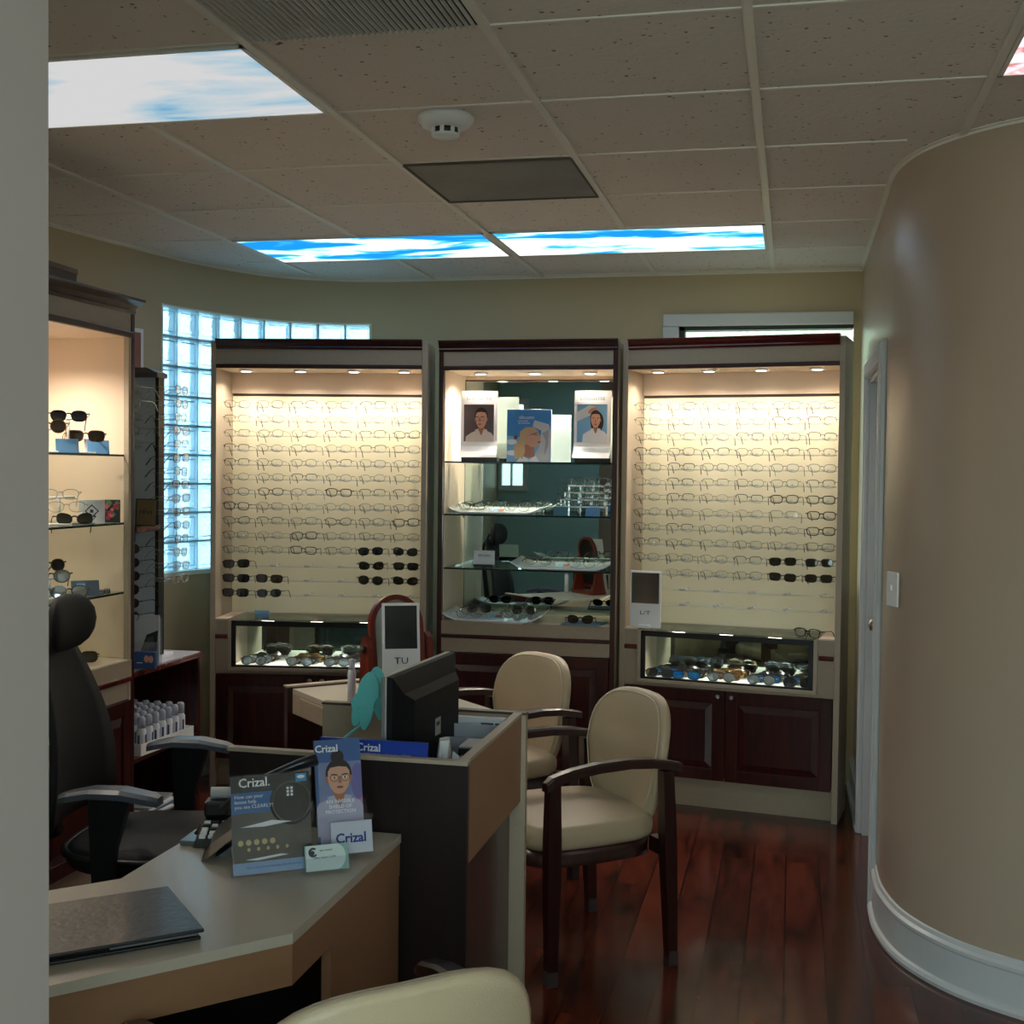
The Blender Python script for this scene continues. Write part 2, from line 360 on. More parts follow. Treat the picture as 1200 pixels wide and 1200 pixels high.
# door in the right wall
b=MB()
CW=.075
for y0,y1,z0,z1 in ((DY0-CW,DY0,0,2.03+CW),(DY1,DY1+CW,0,2.03+CW),(DY0,DY1,2.03,2.03+CW)):
    b.box(.306,.328,y0,y1,z0,z1,TRIMW,b=.006); b.box(.300,.31,y0+.012 if y0<DY0 or y0==DY1 else y0,y1-.012 if y0!=DY0 else y1,z0,z1-.012,TRIMW,b=.003)
b.box(.326,.46,DY0-.002,DY0+.02,0,2.03,TRIMW); b.box(.326,.46,DY1-.02,DY1+.002,0,2.03,TRIMW); b.box(.326,.46,DY0,DY1,2.01,2.032,TRIMW)
struct(b.build('trim_6'))
b=MB(); b.box(.40,.44,DY0+.02,DY1-.02,.01,2.01,TRIMW)
for z0,z1 in ((.2,.95),(1.1,1.85)):
    for yy in ((DY0+.12,(DY0+DY1)/2-.05),((DY0+DY1)/2+.05,DY1-.12)): b.box(.392,.402,yy[0],yy[1],z0,z1,TRIMW,b=.004)
d1=struct(b.build('door_1'))
b=MB(); b.lathe([(.0,0),(.024,.003),(.024,.01),(.01,.014),(.01,.035),(.026,.045),(.026,.06),(.0,.068)],NICKEL,T(.40,DY1-.09,.95)@RY(-90)); b.build('door_handle',d1)
# window 1: curved glass-block window
span=LEFTP[ws:we+1]
L=[0]
for i in range(1,len(span)): L.append(L[-1]+math.dist(span[i],span[i-1]))
def onspan(s,off=0.0):
    s=max(0,min(L[-1],s))
    for i in range(1,len(L)):
        if s<=L[i]+1e-9: break
    t=(s-L[i-1])/(L[i]-L[i-1]); a=Vector(span[i-1]); c=Vector(span[i]); d=(c-a).normalized(); n=Vector((d.y,-d.x))
    p=a+(c-a)*t; return p+n*off
b=MB(); GB=glass_block_mat(); nb_=9; nr_=9; bw=L[-1]/nb_; bh=(WZ1-WZ0)/nr_; g=.005
for i in range(nb_):
    for k in range(nr_):
        s0=i*bw+g; s1=(i+1)*bw-g; z0=WZ0+k*bh+g; z1=WZ0+(k+1)*bh-g; rs=[]
        for off,ins in ((-.10,.012),(-.09,0),(-.025,0),(-.012,.004),(-.012,.016),(-.018,.022)):
            A=onspan(s0+ins,off); B=onspan(s1-ins,off)
            rs.append([(A.x,A.y,z0+ins),(B.x,B.y,z0+ins),(B.x,B.y,z1-ins),(A.x,A.y,z1-ins)])
        b.rings(rs,GB,smooth=False)
w1=b.build('window_1'); struct(w1)
b=MB(); GR=mat('block_grout',(150,165,172),.7)
def arc_strip(s0,s1,z0,z1,o0,o1,m):
    n=max(1,int((s1-s0)/.06)); rs=[]
    for j in range(n+1):
        s=s0+(s1-s0)*j/n; A=onspan(s,o0); B=onspan(s,o1)
        rs.append([(A.x,A.y,z0),(B.x,B.y,z0),(B.x,B.y,z1),(A.x,A.y,z1)])
    b.rings(rs,m,smooth=False)
for i in range(1,nb_): arc_strip(i*bw-g,i*bw+g,WZ0,WZ1,-.09,-.02,GR)
for k in range(1,nr_): arc_strip(0,L[-1],WZ0+k*bh-g,WZ0+k*bh+g,-.09,-.021,GR)
b.build('grout',w1)
b=MB(); FR=mat('window_reveal_paint',(214,214,196),.5)
arc_strip(0,L[-1],WZ1-.002,WZ1+.006,-.12,.003,FR); arc_strip(0,L[-1],WZ0-.02,WZ0+.002,-.12,.02,FR)
arc_strip(-.0,.012,WZ0,WZ1,-.12,.003,FR); arc_strip(L[-1]-.012,L[-1],WZ0,WZ1,-.12,.003,FR)
b.build('window_frame',w1)
# window 2: behind the right-hand cabinet
b=MB()
x0,x1,z0,z1=-.60,.288,1.0,2.375
for X0,X1,Z0,Z1 in ((x0-.085,x1,z1,z1+.065),(x0-.085,x0,z0-.06,z1),(x0-.085,x1,z0-.06,z0)):
    b.box(X0,X1,6.61,6.64,Z0,Z1,TRIMW,b=.006)
b.box(x0,x0+.03,6.64,6.72,z0,z1,BLACK); b.box(x0,x1,6.64,6.72,z1-.02,z1,BLACK); b.box(x0,x1,6.64,6.72,z0,z0+.03,TRIMW)
w2=struct(b.build('window_2'))
b=MB(); b.box(x0,x1,6.70,6.704,z0,z1,GLASS); b.build('pane',w2)
# window 3 in the front wall, seen in the mirror
b=MB()
for X0,X1,Z0,Z1 in ((-3.16,-2.82,2.35,2.41),(-3.16,-2.82,1.39,1.45),(-2.88,-2.82,1.45,2.35),(-3.16,-3.12,1.45,2.35),(-3.02,-3.0,1.45,2.35)):
    b.box(X0,X1,-.82,-.77,Z0,Z1,TRIMW)
w3=struct(b.build('window_3'))
b=MB(); b.box(-3.14,-2.88,-.83,-.826,1.45,2.35,GLASS); b.build('pane',w3)
# window 4: unseen wide window added behind the camera to let light in
b=MB()
for X0,X1,Z0,Z1 in ((-1.36,1.46,2.35,2.41),(-1.36,1.46,.79,.85),(-1.36,-1.30,.85,2.35),(1.40,1.46,.85,2.35),(.03,.07,.85,2.35)):
    b.box(X0,X1,-.83,-.77,Z0,Z1,TRIMW)
w4=struct(b.build('fill_window'))
b=MB(); b.box(-1.3,1.4,-.812,-.808,.85,2.35,GLASS); b.build('pane',w4)
# hedge outdoors behind window 2
HG=mat('hedge_leaves',(206,204,176),.7,var=.45,scale=14)
b=MB(); rs=[]
for i in range(40):
    x=-3+i*.16
    rs.append([(x,9.2+.15*random.random(),0),(x,9.0+.2*random.random(),1.6),(x,9.2+.2*random.random(),3.3+.5*random.random()),(x,9.8,3.5+.3*random.random()),(x,9.9,0)])
b.rings(rs,HG); o=b.build('hedge'); tag(o,'green hedge outside the window behind the right cabinet','hedge')
# switch
t=thing('light_switch','white light switch plate on the curved right wall','light switch',(.338,4.375,1.22),R(-66))
b=MB(); b.box(-.036,.036,-.008,0,-.058,.058,WHITE,b=.003); b.build('plate',t)
b=MB(); b.box(-.005,.005,-.016,-.006,-.004,.014,WHITE); b.build('toggle',t)

# ---- ceiling lights, vents, detector
LS=.62
def sky_light(a0,a1,b0,b1,m,label,open_edge=None):
    x0=GX+a0*SX+.014; x1=GX+a1*SX-.014; y0=GY+b0*SY+.012; y1=GY+b1*SY-.012
    cx,cy=(x0+x1)/2,(y0+y1)/2
    t=thing('ceiling_light',label,'ceiling light',(cx,cy,CZ-.001),0,'printed sky ceiling light panels')
    b=MB(); b.box(x0-cx+.01,x1-cx-.01,y0-cy+.01,y1-cy-.01,-.006,-.003,m); b.build('diffuser',t)
    b=MB(); w=.012
    for q in ((x0-cx,x1-cx,y0-cy,y0-cy+w),(x0-cx,x1-cx,y1-cy-w,y1-cy),(x0-cx,x0-cx+w,y0-cy,y1-cy),(x1-cx-w,x1-cx,y0-cy,y1-cy)): b.box(*q,-.008,-.001,TEE)
    b.build('frame',t); return t
sky_light(-2,0,0,1,sky_panel('sky_print_cloudy',9.1,LS*.42,sc_=(.7,1.7,1),lo=.36,hi=.50),'ceiling light panel printed with one large white cloud, beside the grey post')
sky_light(-2,0,4,5,sky_panel('sky_print_sailing',7.7,LS,lo=.42,hi=.56),'ceiling light panel with blue sky and clouds above the left glasses cabinet')
sky_light(0,2,4,5,sky_panel('sky_print_bright',12.4,LS,lo=.40,hi=.55),'bright sky ceiling light panel over the centre and right cabinets')
sky_light(3,5,0,1,sky_panel('blossom_print',5.1,LS*.8,True,(1,1,1)),'ceiling light panel printed with pink blossom at the curved right wall')
sky_light(-2,0,-5,-4,sky_panel('sky_fill_left',21.4,LS),'unseen sky light panel added behind the camera on the left')  # this panel and the next are unseen, added to brighten the room
sky_light(0,2,-5,-4,sky_panel('sky_fill_right',31.4,LS),'unseen sky light panel added behind the camera on the right')
t=thing('ceiling_vent','ribbed grey return air grille in the ceiling near the camera','air vent',(GX+SX/2,GY-SY/2,CZ),0)
b=MB(); VD=mat('vent_dark',(16,15,15),.8); VL=mat('vent_metal',(205,200,194),.5,0)
b.box(-.29,.29,-.292,.292,-.004,-.001,VD); b.build('backing',t)
b=MB()
for i in range(38):
    x=-.283+i*.0153; b.box(-.0012,.0012,-.29,.29,-.006,.005,VL,T(x,0,-.007)@RY(20))
b.build('grille',t)
t=thing('ceiling_vent','flat perforated grey air diffuser beside the smoke detector','air vent',(GX+SX/2,GY+2.5*SY,CZ),0)
b=MB(); VG=mat('perforated_metal',(128,122,116),.5,0,var=.15,scale=3); b.box(-.29,.29,-.293,.293,-.006,-.001,VG)
b.build('face_plate',t)
b=MB()
for q in ((-.296,.296,-.298,-.29),(-.296,.296,.29,.298),(-.296,-.288,-.29,.29),(.288,.296,-.29,.29)): b.box(*q,-.011,-.001,TEED)
for k in range(36):
    b.box(-.285,.285,-.0012,.0012,-.0070,-.006,VG,T(0,-.28+k*.016,0))
b.build('frame',t)
t=thing('smoke_detector','round white smoke detector on the ceiling tile','smoke detector',(-1.03,3.62,CZ))
b=MB(); b.lathe([(.0,0),(.085,0),(.085,-.012),(.07,-.03),(.055,-.036),(.0,-.036)],WHITE,n=28); b.build('base',t)
b=MB(); b.lathe([(.0,-.036),(.04,-.036),(.04,-.052),(.0,-.052)],BLACK,n=24); 
for k in range(8):
    a=k*PI/4; b.box(-.006,.006,-.003,.003,-.053,-.036,WHITE,T(.04*math.cos(a),.04*math.sin(a),0)@RZ(math.degrees(a)+90))
b.lathe([(.0,-.052),(.042,-.052),(.04,-.06),(.0,-.062)],WHITE,n=24); b.build('cap',t)
# ================================================================= CABINETS
LAMP=emit('lamp_lens',(255,246,232),6.0)
def puck(parent,x,y,z,watt,col=(1,.90,.76)):
    b=MB(); b.lathe([(.0,0),(.036,0),(.036,-.006),(.029,-.010),(.026,-.006),(0,-.006)],WHITE,n=18); o=b.build('puck_light',parent,(x,y,z))
    b=MB(); b.lathe([(.0,-.0062),(.025,-.0062),(.024,-.0095),(0,-.0110)],LAMP,n=16); b.build('lens',o)
    l=bpy.data.lights.new('lamp','SPOT'); l.energy=watt; l.color=col; l.spot_size=R(150); l.spot_blend=.7; l.shadow_soft_size=.022
    lo=bpy.data.objects.new('lamp',l); COL.objects.link(lo); lo.location=(x,y,z-.016); lo.parent=parent
def door_part(parent,x0,x1,z0,z1,y,m,knob):
    b=MB(); b.box(x0,x1,y,y+.02,z0,z1,m,b=.002); fr=.055
    b.box(x0,x0+fr,y-.006,y,z0,z1,m,b=.002); b.box(x1-fr,x1,y-.006,y,z0,z1,m,b=.002)
    b.box(x0+fr,x1-fr,y-.006,y,z0,z0+fr,m,b=.002); b.box(x0+fr,x1-fr,y-.006,y,z1-fr,z1,m,b=.002)
    # raised field with sloped edges
    X0,X1,Z0,Z1=x0+fr+.006,x1-fr-.006,z0+fr+.006,z1-fr-.006; s=.03
    b.rings([[(X0,y,Z0),(X1,y,Z0),(X1,y,Z1),(X0,y,Z1)],[(X0+s,y-.010,Z0+s),(X1-s,y-.010,Z0+s),(X1-s,y-.010,Z1-s),(X0+s,y-.010,Z1-s)]],m,smooth=False)
    o=b.build('door',parent)
    k=MB(); k.lathe([(0,0),(.006,.0),(.006,.012),(.013,.018),(.014,.024),(.008,.029),(0,.030)],NICKEL,RX(90),n=14)
    k.build('knob',o,(knob[0],y-.006,knob[1])); return o
def crown(b,W,z0,z1,m,out=.028,x0=0.0):
    h=z1-z0
    prof=[(-.004,z0),(-.010,z0+.2*h),(-.008,z0+.3*h),(-.018,z0+.6*h),(-out+.006,z0+.8*h),(-out,z0+.86*h),(-out,z1)]
    rs=[[(x,y,z) for y,z in prof]+[(x,.02,z1),(x,.02,z0)] for x in (x0,W-x0)]
    b.rings(rs,m,smooth=False)
def cab_board(name,label,W,loc,rz,pucks):
    t=thing(name,label,'display cabinet',loc,R(rz)); D=.30; s=.027
    b=MB()
    for x0,x1 in ((0,s),(W-s,W)): b.box(x0,x1,-.004,D,0,2.235,BEIGE,b=.002)
    b.box(s,W-s,D-.006,D,0,2.235,INNER); b.box(s,W-s,.0,D-.01,2.10,2.118,INNER)
    b.box(s,W-s,.0,.018,2.118,2.20,BEIGE_D)
    b.box(s,W-s,.02,D,2.20,2.215,INNER)
    b.box(s,W-s,.05,.07,0,.14,BEIGE_D)               # toe board
    b.box(s,W-s,.0,D-.01,.14,.155,BEIGE_D); b.box(s,W-s,.004,D-.01,.575,.59,BEIGE_D)
    for x0,x1 in ((s,.098),(W-.098,W-s)):
        b.box(x0,x1,.0,.018,.590,.843,BEIGE_D); b.box(x0,x1,-.004,D-.01,.843,.852,INNER,b=.002)
    b.build('carcass',t)
    b=MB(); crown(b,W,2.195,2.245,CRIM if 'right' in label else DARK,x0=s); b.box(s,W-s,-.012,.0,2.100,2.121,DARK,b=.003); b.build('crown_moulding',t)
    for x0,x1 in ((s,.096),(W-.096,W-s)):
        b=MB(); b.box(x0,x1,-.014,0,.750,.772,CRIM,b=.005); b.build('trim_strip',t)
    for k,(x0,x1) in enumerate(((s+.004,W/2-.002),(W/2+.002,W-s-.004))):
        door_part(t,x0,x1,.145,.573,-.0,DARK,(x1-.03 if k==0 else x0+.03,.548))
    b=MB(); b.box(s,W-s,D-.03,D-.006,1.992,2.10,INNER); b.box(s,W-s,D-.012,D-.006,1.975,1.992,TEED); b.build('valance_board',t)
    b=MB(); b.box(s+.002,W-s-.002,D-.022,D-.006,.852,1.978,BOARD); b.build('backboard',t)
    for k in range(14):
        z=1.925-.0735*k; b=MB()
        b.box(s+.02,W-s-.02,.118,.124,z-.014,z-.008,ACRYL)
        for c in range(6):
            x=.108+c*(W-.216)/5; b.box(x-.006,x+.006,.100,.124,z-.010,z-.002,ACRYL); b.lathe([(0,0),(.007,.001),(.007,.006),(0,.009)],KNOB_GLARE,T(x+.022,.128,z-.004)@RX(90),n=10)  # round milky beads stand in for glare spots on the acrylic
            b.box(x-.003,x+.003,.124,D-.02,z-.013,z-.009,ACRYL)
        b.build('frame_bar',t)
    # glass-topped showcase built into the base
    x0,x1=.098,W-.098
    b=MB()
    for q in ((x0,x0+.018,-.032,D-.03,.598,.846),(x1-.018,x1,-.032,D-.03,.598,.846),(x0,x1,-.032,D-.03,.594,.612)): b.box(*q,BEIGE,b=.002)
    c=b.build('showcase',t)
    b=MB(); i0,i1=x0+.018,x1-.018
    for q in ((i0,i1,-.030,-.020,.818,.844),(i0,i1,-.030,-.020,.612,.622),(i0,i0+.022,-.030,-.020,.612,.844),(i1-.022,i1,-.030,-.020,.612,.844)): b.box(*q,BLACK)
    b.build('black_frame',c)
    b=MB(); b.box(i0,i1,-.028,D-.03,.6125,.6165,mat('showcase_liner',(244,238,226),.5)); b.build('liner',c)
    b=MB(); b.box(i0,i1,D-.036,D-.031,.617,.842,MIRROR); b.build('back_mirror',c)
    b=MB(); b.box(i0+.02,i1-.02,-.027,-.024,.62,.82,clear('case_glass',(238,244,242),.03,.01)); b.build('front_glass',c)
    b=MB(); b.box(x0+.002,x1-.002,-.034,D-.024,.8465,.8525,SGLASS); b.build('glass_top',c)
    for x in pucks: puck(t,x,.095,2.10,PW_B)
    for x in (i0+.18,(i0+i1)/2,i1-.18):
        l=bpy.data.lights.new('case_fill_spot','SPOT'); l.energy=PW_S; l.color=(1,.95,.86); l.spot_size=R(160); l.spot_blend=.5; l.shadow_soft_size=.006  # spot added inside the case to brighten it
        lo=bpy.data.objects.new('case_fill_spot',l); COL.objects.link(lo); lo.location=(x,.0,.836); lo.parent=c; lo.rotation_euler=(R(-25),0,0)
    b=MB()
    for x in (i0+.18,(i0+i1)/2,i1-.18): b.box(x-.03,x+.03,-.018,-.004,.838,.843,LAMP)  # glowing strips added to go with the fill spots
    b.build('fill_strip',c)
    return t
def cab_shelf(name,label,W,D,loc,rz,pucks,mirror,shelves=(1.65,1.388,1.12)):
    t=thing(name,label,'display cabinet',loc,R(rz)); s=.024
    b=MB(); SM=DARK if mirror else BEIGE
    for x0,x1 in ((0,s),(W-s,W)): b.box(x0,x1,-.004,.02,0,2.235,DARK,b=.002); b.box(x0,x1,.02,D,0,2.235,BEIGE)
    if not mirror:
        for x0,x1 in ((s-.002,s+.018),(W-s-.018,W-s+.002)): b.box(x0,x1,-.002,.02,0,2.10,BEIGE,b=.002)
    b.box(s,W-s,D-.006,D,0,2.235,INNER); b.box(s,W-s,.0,D-.01,2.10,2.118,INNER)
    b.box(s,W-s,.0,.018,2.118,2.20,BEIGE_D); b.box(s,W-s,.02,D,2.20,2.215,INNER)
    b.box(s,W-s,.05,.07,0,.14,BEIGE_D); b.box(s,W-s,.0,D-.01,.14,.155,BEIGE_D)
    b.box(s,W-s,.004,D-.01,.835,.858,INNER); b.box(s,W-s,-.006,.012,.790,.856,BEIGE_D,b=.002); b.box(s,W-s,.0,.018,.704,.775,BEIGE_D)
    for x in (s,W-s-.003): b.box(x,x+.003,.02,D-.008,.86,2.10,INNER)
    b.build('carcass',t)
    b=MB(); crown(b,W,2.190,2.245,DARK,.028 if mirror else .05); b.box(s,W-s,-.014,.0,2.098,2.122,DARK,b=.004); b.build('crown_moulding',t)
    b=MB(); b.box(s,W-s,-.010,.004,.772,.792,DARK if mirror else CRIM,b=.004); b.build('trim_strip',t)
    for k,(x0,x1) in enumerate(((s+.004,W/2-.002),(W/2+.002,W-s-.004))):
        door_part(t,x0,x1,.145,.700,-.0,DARK,(x1-.03 if k==0 else x0+.03,.66))
    if mirror:
        b=MB(); b.box(s+.004,W-s-.004,D-.012,D-.007,.86,2.075,MIRROR); b.build('back_mirror',t)
        b=MB()
        for q in ((s,s+.005,D-.016,D-.007,.86,2.08),(W-s-.006,W-s,D-.016,D-.007,.86,2.08),(s,W-s,D-.016,D-.007,2.075,2.081)): b.box(*q,DARK)
        b.build('mirror_edge',t)
    for z in shelves:
        b=MB(); b.box(s+.004,W-s-.004,.022,D-.018,z-.008,z,SGLASS); b.box(s+.004,W-s-.004,.018,.0225,z-.008,z,GEDGE); b.build('glass_shelf',t)
    for x,y in pucks: puck(t,x,y,2.10,PW_C)
    return t
PW_B=3.7; PW_C=9.5; PW_S=1.7
CL=(-2.838,5.752); CC=(-1.722,5.965); CR=(-.812,6.032)
cab_L=cab_board('display_cabinet','left lit cabinet holding eyeglass rows, in front of the glass-block window',1.085,(*CL,0),9,(.15,.43,.70,.955))
cab_C=cab_shelf('display_cabinet','centre cabinet with mirror back, glass shelves and poster stands',.893,.43,(CC[0],CC[1]+.01,0),0.2,((.17,.17),(.45,.17),(.73,.17)),True)
cab_R=cab_board('display_cabinet','right lit cabinet holding eyeglass rows, next to the curved right wall',1.050,(*CR,0),-9,(.15,.40,.65,.91))
cab_S=cab_shelf('display_cabinet','side cabinet with glass shelves of sunglasses against the left wall',1.30,.48,(-2.5,3.11,0),90,((.95,.22),(.35,.22)),False)
t=thing('storage_box','grey cardboard box on top of the left side cabinet','box',(-2.68,4.02,2.236),R(3)); b=MB(); b.box(-.1,.1,-.14,.13,0,.085,mat('grey_card',(112,100,90),.7),b=.003); b.build('body',t)
b=MB(); b.box(-.103,.103,-.143,.133,.07,.092,mat('grey_card_lid',(120,108,98),.7),b=.003); b.build('lid',t)

# ================================================================= GLASSES
def lens_outline(kind,w,h):
    o=[]
    n=20
    for i in range(n):
        a=2*PI*i/n; c,s_=math.cos(a),math.sin(a)
        p={'rect':3.6,'round':2.0,'soft':2.7,'cat':2.5,'aviator':2.3}[kind]
        x=w/2*math.copysign(abs(c)**(2/p),c); z=h/2*math.copysign(abs(s_)**(2/p),s_)
        if kind=='cat' and z>0: z+=.10*h*(x/(w/2)) ; 
        if kind=='aviator': x*=1-.13*(-z/(h/2) if z<0 else 0); 
        if kind in('soft','rect') and z<0: x*=.93
        o.append((x,z))
    return o
FRAME_COL={'black':mat('frame_black',(22,20,20),.25,coat=.4),'brown':mat('frame_tortoise',(78,48,26),.25,coat=.4,var=.5,scale=60),
 'gold':mat('frame_gold',(150,120,70),.25,.9),'silver':mat('frame_silver',(110,106,102),.25,.95),'gunmetal':mat('frame_gunmetal',(66,62,60),.3,.8),
 'blue':mat('frame_navy',(34,42,84),.25,coat=.4),'clear':clear('frame_clear',(240,236,232),.12,.08,(236,232,226),.35),'white':mat('frame_white',(232,232,232),.3),
 'burgundy':mat('frame_burgundy',(80,24,32),.25,coat=.4)}
SACR=clear('sign_acrylic',(250,251,252),.025,.02,fres=False)
LENS=clear('demo_lens',(250,252,250),.035,.03)
LDARK=mat('dark_lens',(24,24,26),.06,coat=.6,spec=.8); LBROWN=mat('brown_lens',(52,38,20),.06,coat=.6,spec=.8); LBLUE=mat('blue_mirror_lens',(30,130,210),.08,.85); LSILV=mat('silver_mirror_lens',(190,196,200),.08,.9); LOLIVE=mat('olive_lens',(46,42,26),.08,coat=.5)
def make_glasses(name,label,cat,kind,col,thick=.0013,lens=LENS,w=.055,h=.037,drop=.03,half=False,wrap=0.0,fold=False,fatt=.0022):
    """root = rim mesh; front faces -y, temples run back +y; origin at the bridge"""
    thick*=1.2; m=FRAME_COL[col]; b=MB(); out=lens_outline(kind,w,h); cx=w/2+.009
    def P(sx,x,z):
        X=sx*cx+x; return (X,wrap*(X/.07)**2*.07,z)
    for sx in (-1,1):
        pts=[(x*sx,z) for x,z in out]
        path=[P(sx,x,z) for x,z in pts]
        if half:
            up=[P(sx,x*sx,z) for x,z in out[0:11]]; b.tube(up,thick*1.5,m,n=4)
            b.tube(path,thick*.45,m,n=3,closed=True)
        else: b.tube(path,thick,m,n=4,closed=True)
        e=P(sx,sx*(w/2),h*.22); b.tube([e,(sx*.0715,e[1]+.002,h*.26),(sx*.074,e[1]+.010,h*.24)],max(thick*1.1,.0014),m,n=4)
    br=[P(-1,w/2,h*.16),(-.004,-.0015,h*.24),(.004,-.0015,h*.24),P(1,-w/2,h*.16)]; b.tube(br,thick*1.15,m,n=4)
    root=b.build(name); tag(root,label,cat)
    for sx in (-1,1):
        b=MB(); pts=[P(sx,x*sx*.97,z*.97) for x,z in out]
        if sx<0: pts=pts[::-1]
        c=P(sx,0,0); c=(c[0],c[1]-.0015,c[2]); b.v+=pts+[c]; n=len(pts)
        mi=b.mi(lens)
        for i in range(n): b.f.append([i,n,(i+1)%n]); b.m.append(mi); b.smooth.append(True)
        b.build('lens',root)
        e=wrap*.07+.010; zz=h*.24
        if fold:
            y=e+ (0 if sx<0 else .006); path=[(sx*.0715,e,zz),(sx*.066,y+.004,zz),(-sx*.02,y+.012,zz-.002),(-sx*.06,y+.014,zz-.016)]
        else: path=[(sx*.074,e,zz),(sx*.074,.05,zz-.001),(sx*.072,.090,zz-.003),(sx*.071,.110,zz-.014),(sx*.069,.134,zz-.044)]
        q=fatt*(.62 if fatt<.003 else .5); b=MB(); b.tube(path,[q,q,q,max(q*1.1,.0022),max(q*1.1,.0024)] if not fold else q,m,n=4); b.build('temple',root)
    return root
STY=[('rect','black',.0012,False,.0022,'thin black rectangular'),('rect','black',.0023,False,.004,'bold black rectangular'),('soft','gunmetal',.0011,False,.002,'slim dark metal'),
 ('soft','brown',.0019,False,.0034,'brown tortoise'),('round','gold',.0010,False,.0018,'round thin gold'),('rect','gunmetal',.0012,True,.002,'half-rim dark metal'),
 ('rect','silver',.0009,True,.0016,'half-rim silver'),('cat','burgundy',.0015,False,.003,'burgundy cat-eye'),('soft','clear',.0019,False,.0034,'clear plastic'),
 ('soft','blue',.0014,False,.003,'navy soft-square'),('round','gunmetal',.0010,False,.0018,'round dark wire'),('soft','silver',.0010,False,.0016,'thin silver'),('cat','black',.0017,False,.003,'black cat-eye')]
SUN=[('soft','black',LDARK,.053,.038,.004,'black plastic'),('rect','black',LDARK,.058,.040,.12,'black wraparound'),('cat','black',LOLIVE,.052,.038,.02,'black cat-eye'),
 ('rect','black',LOLIVE,.053,.036,.01,'olive-lensed rectangular'),('aviator','gunmetal',LOLIVE,.053,.043,.02,'olive-lensed metal'),('rect','brown',LBROWN,.058,.040,.10,'brown wraparound'),
 ('aviator','silver',LSILV,.055,.044,.05,'silver mirrored'),('rect','black',LBLUE,.057,.038,.10,'blue mirrored'),('round','gold',LBROWN,.052,.048,.02,'round brown-lensed')]
PG=[None]*len(STY); PS=[None]*len(SUN); PF=[None]*len(SUN)
def glasses(i,loc,rot,label,group):
    if PG[i] is None:
        k,c,th,hf,ft,_=STY[i]; PG[i]=make_glasses('eyeglasses',label,'eyeglasses',k,c,th,half=hf,fatt=ft); o=PG[i]; o.location=loc; o.rotation_euler=rot; o['group']=group; return o
    return dup(PG[i],loc,rot,label,group)
def sunglasses(i,loc,rot,label,group):
    if PS[i] is None:
        k,c,l,w,h,wr,_=SUN[i]; PS[i]=make_glasses('sunglasses',label,'sunglasses',k,c,.0022,lens=l,w=w,h=h,wrap=wr,fatt=.004); o=PS[i]; o.location=loc; o.rotation_euler=rot; o['group']=group; return o
    return dup(PS[i],loc,rot,label,group)
def folded(i,loc,rot,label,group):
    if PF[i] is None:
        k,c,l,w,h,wr,_=SUN[i]; PF[i]=make_glasses('sunglasses',label,'sunglasses',k,c,.0024,lens=l,w=w,h=h,wrap=wr,fatt=.0045,fold=True); o=PF[i]; o.location=loc; o.rotation_euler=rot; o['group']=group; return o
    return dup(PF[i],loc,rot,label,group)
ORD=['first','second','third','fourth','fifth','sixth','seventh','eighth','ninth','tenth','eleventh','twelfth','thirteenth','fourteenth','fifteenth','sixteenth','seventeenth']
def wpt(cab,x,y,z):
    c=math.cos(cab.rotation_euler.z); s=math.sin(cab.rotation_euler.z); L=cab.location
    return (L.x+c*x-s*y,L.y+s*x+c*y,L.z+z)
rnd=random.Random(11)
TH=[2,4,5,6,10,11,8,2,5,0]        # mostly thin styles
def fill(cab,W,side,layout):
    for r in range(14):
        for c in range(6):
            q=layout(r,c)
            if q is None: continue
            x=.108+c*(W-.216)/5-.004; z=1.925-.0735*r
            if q[0]=='s': x+=-.004
            p=wpt(cab,x+rnd.uniform(-.003,.003),.094,z+.002)
            rot=(R(rnd.uniform(-3,3)),R(rnd.uniform(-2.5,2.5)),cab.rotation_euler.z+R(rnd.uniform(-4,4)))
            if q[0]=='g': glasses(q[1],p,rot,f'{STY[q[1]][5]} eyeglasses, {ORD[c]} from left in {ORD[r]} row of the {side} cabinet',f'eyeglasses on the {side} cabinet bars')
            else: sunglasses(q[1],p,rot,f'{SUN[q[1]][6]} sunglasses, {ORD[c]} from left in {ORD[r]} row of the {side} cabinet',f'sunglasses on the {side} cabinet bars')
LFIX={(1,5):2,(2,4):5,(2,5):12,(6,0):9,(6,1):3,(6,3):1,(7,0):1,(7,1):0,(7,4):0,(8,0):12,(8,3):12,(8,5):1,(9,0):0,(9,2):1,(9,4):0,(9,5):2,(10,0):0,(10,2):1,(10,3):0,(8,1):5,(3,0):5,(3,2):0,(4,0):5,(4,1):2,(6,4):5}
def layL(r,c):
    if r<=9: return ('g',LFIX.get((r,c),rnd.choice(TH)))
    if r==10: return ('s',0 if c==4 else 2) if c>=4 else ('g',LFIX.get((r,c),rnd.choice(TH)))
    if r==11: return ('s',1) if c==0 else (('s',2) if c==4 else (('s',3) if c==5 else None))
    if r==12: return ('s',1) if c==0 else (('s',5) if c==1 else (('s',4) if c==4 else (('s',2) if c==5 else None)))
    if r==13: return ('s',1) if c==0 else (('s',0) if c==1 else None)
RFIX={(3,0):5,(3,4):5,(4,0):0,(4,1):5,(5,1):5,(6,4):1,(6,5):1,(7,5):1,(8,3):0,(8,5):1,(9,3):0,(9,5):0,(10,4):1,(10,5):1,(11,3):0,(9,0):5,(10,0):5}
def layR(r,c):
    if r<=9: return ('g',RFIX.get((r,c),rnd.choice(TH)))
    if r==9: return ('g',RFIX.get((r,c),rnd.choice(TH)))
    if r==10: return ('s',3) if c>=4 else ('g',rnd.choice(TH))
    if r==11: return ('s',3) if c>=4 else (None if c==0 else ('g',RFIX.get((r,c),rnd.choice(TH))))
    return None
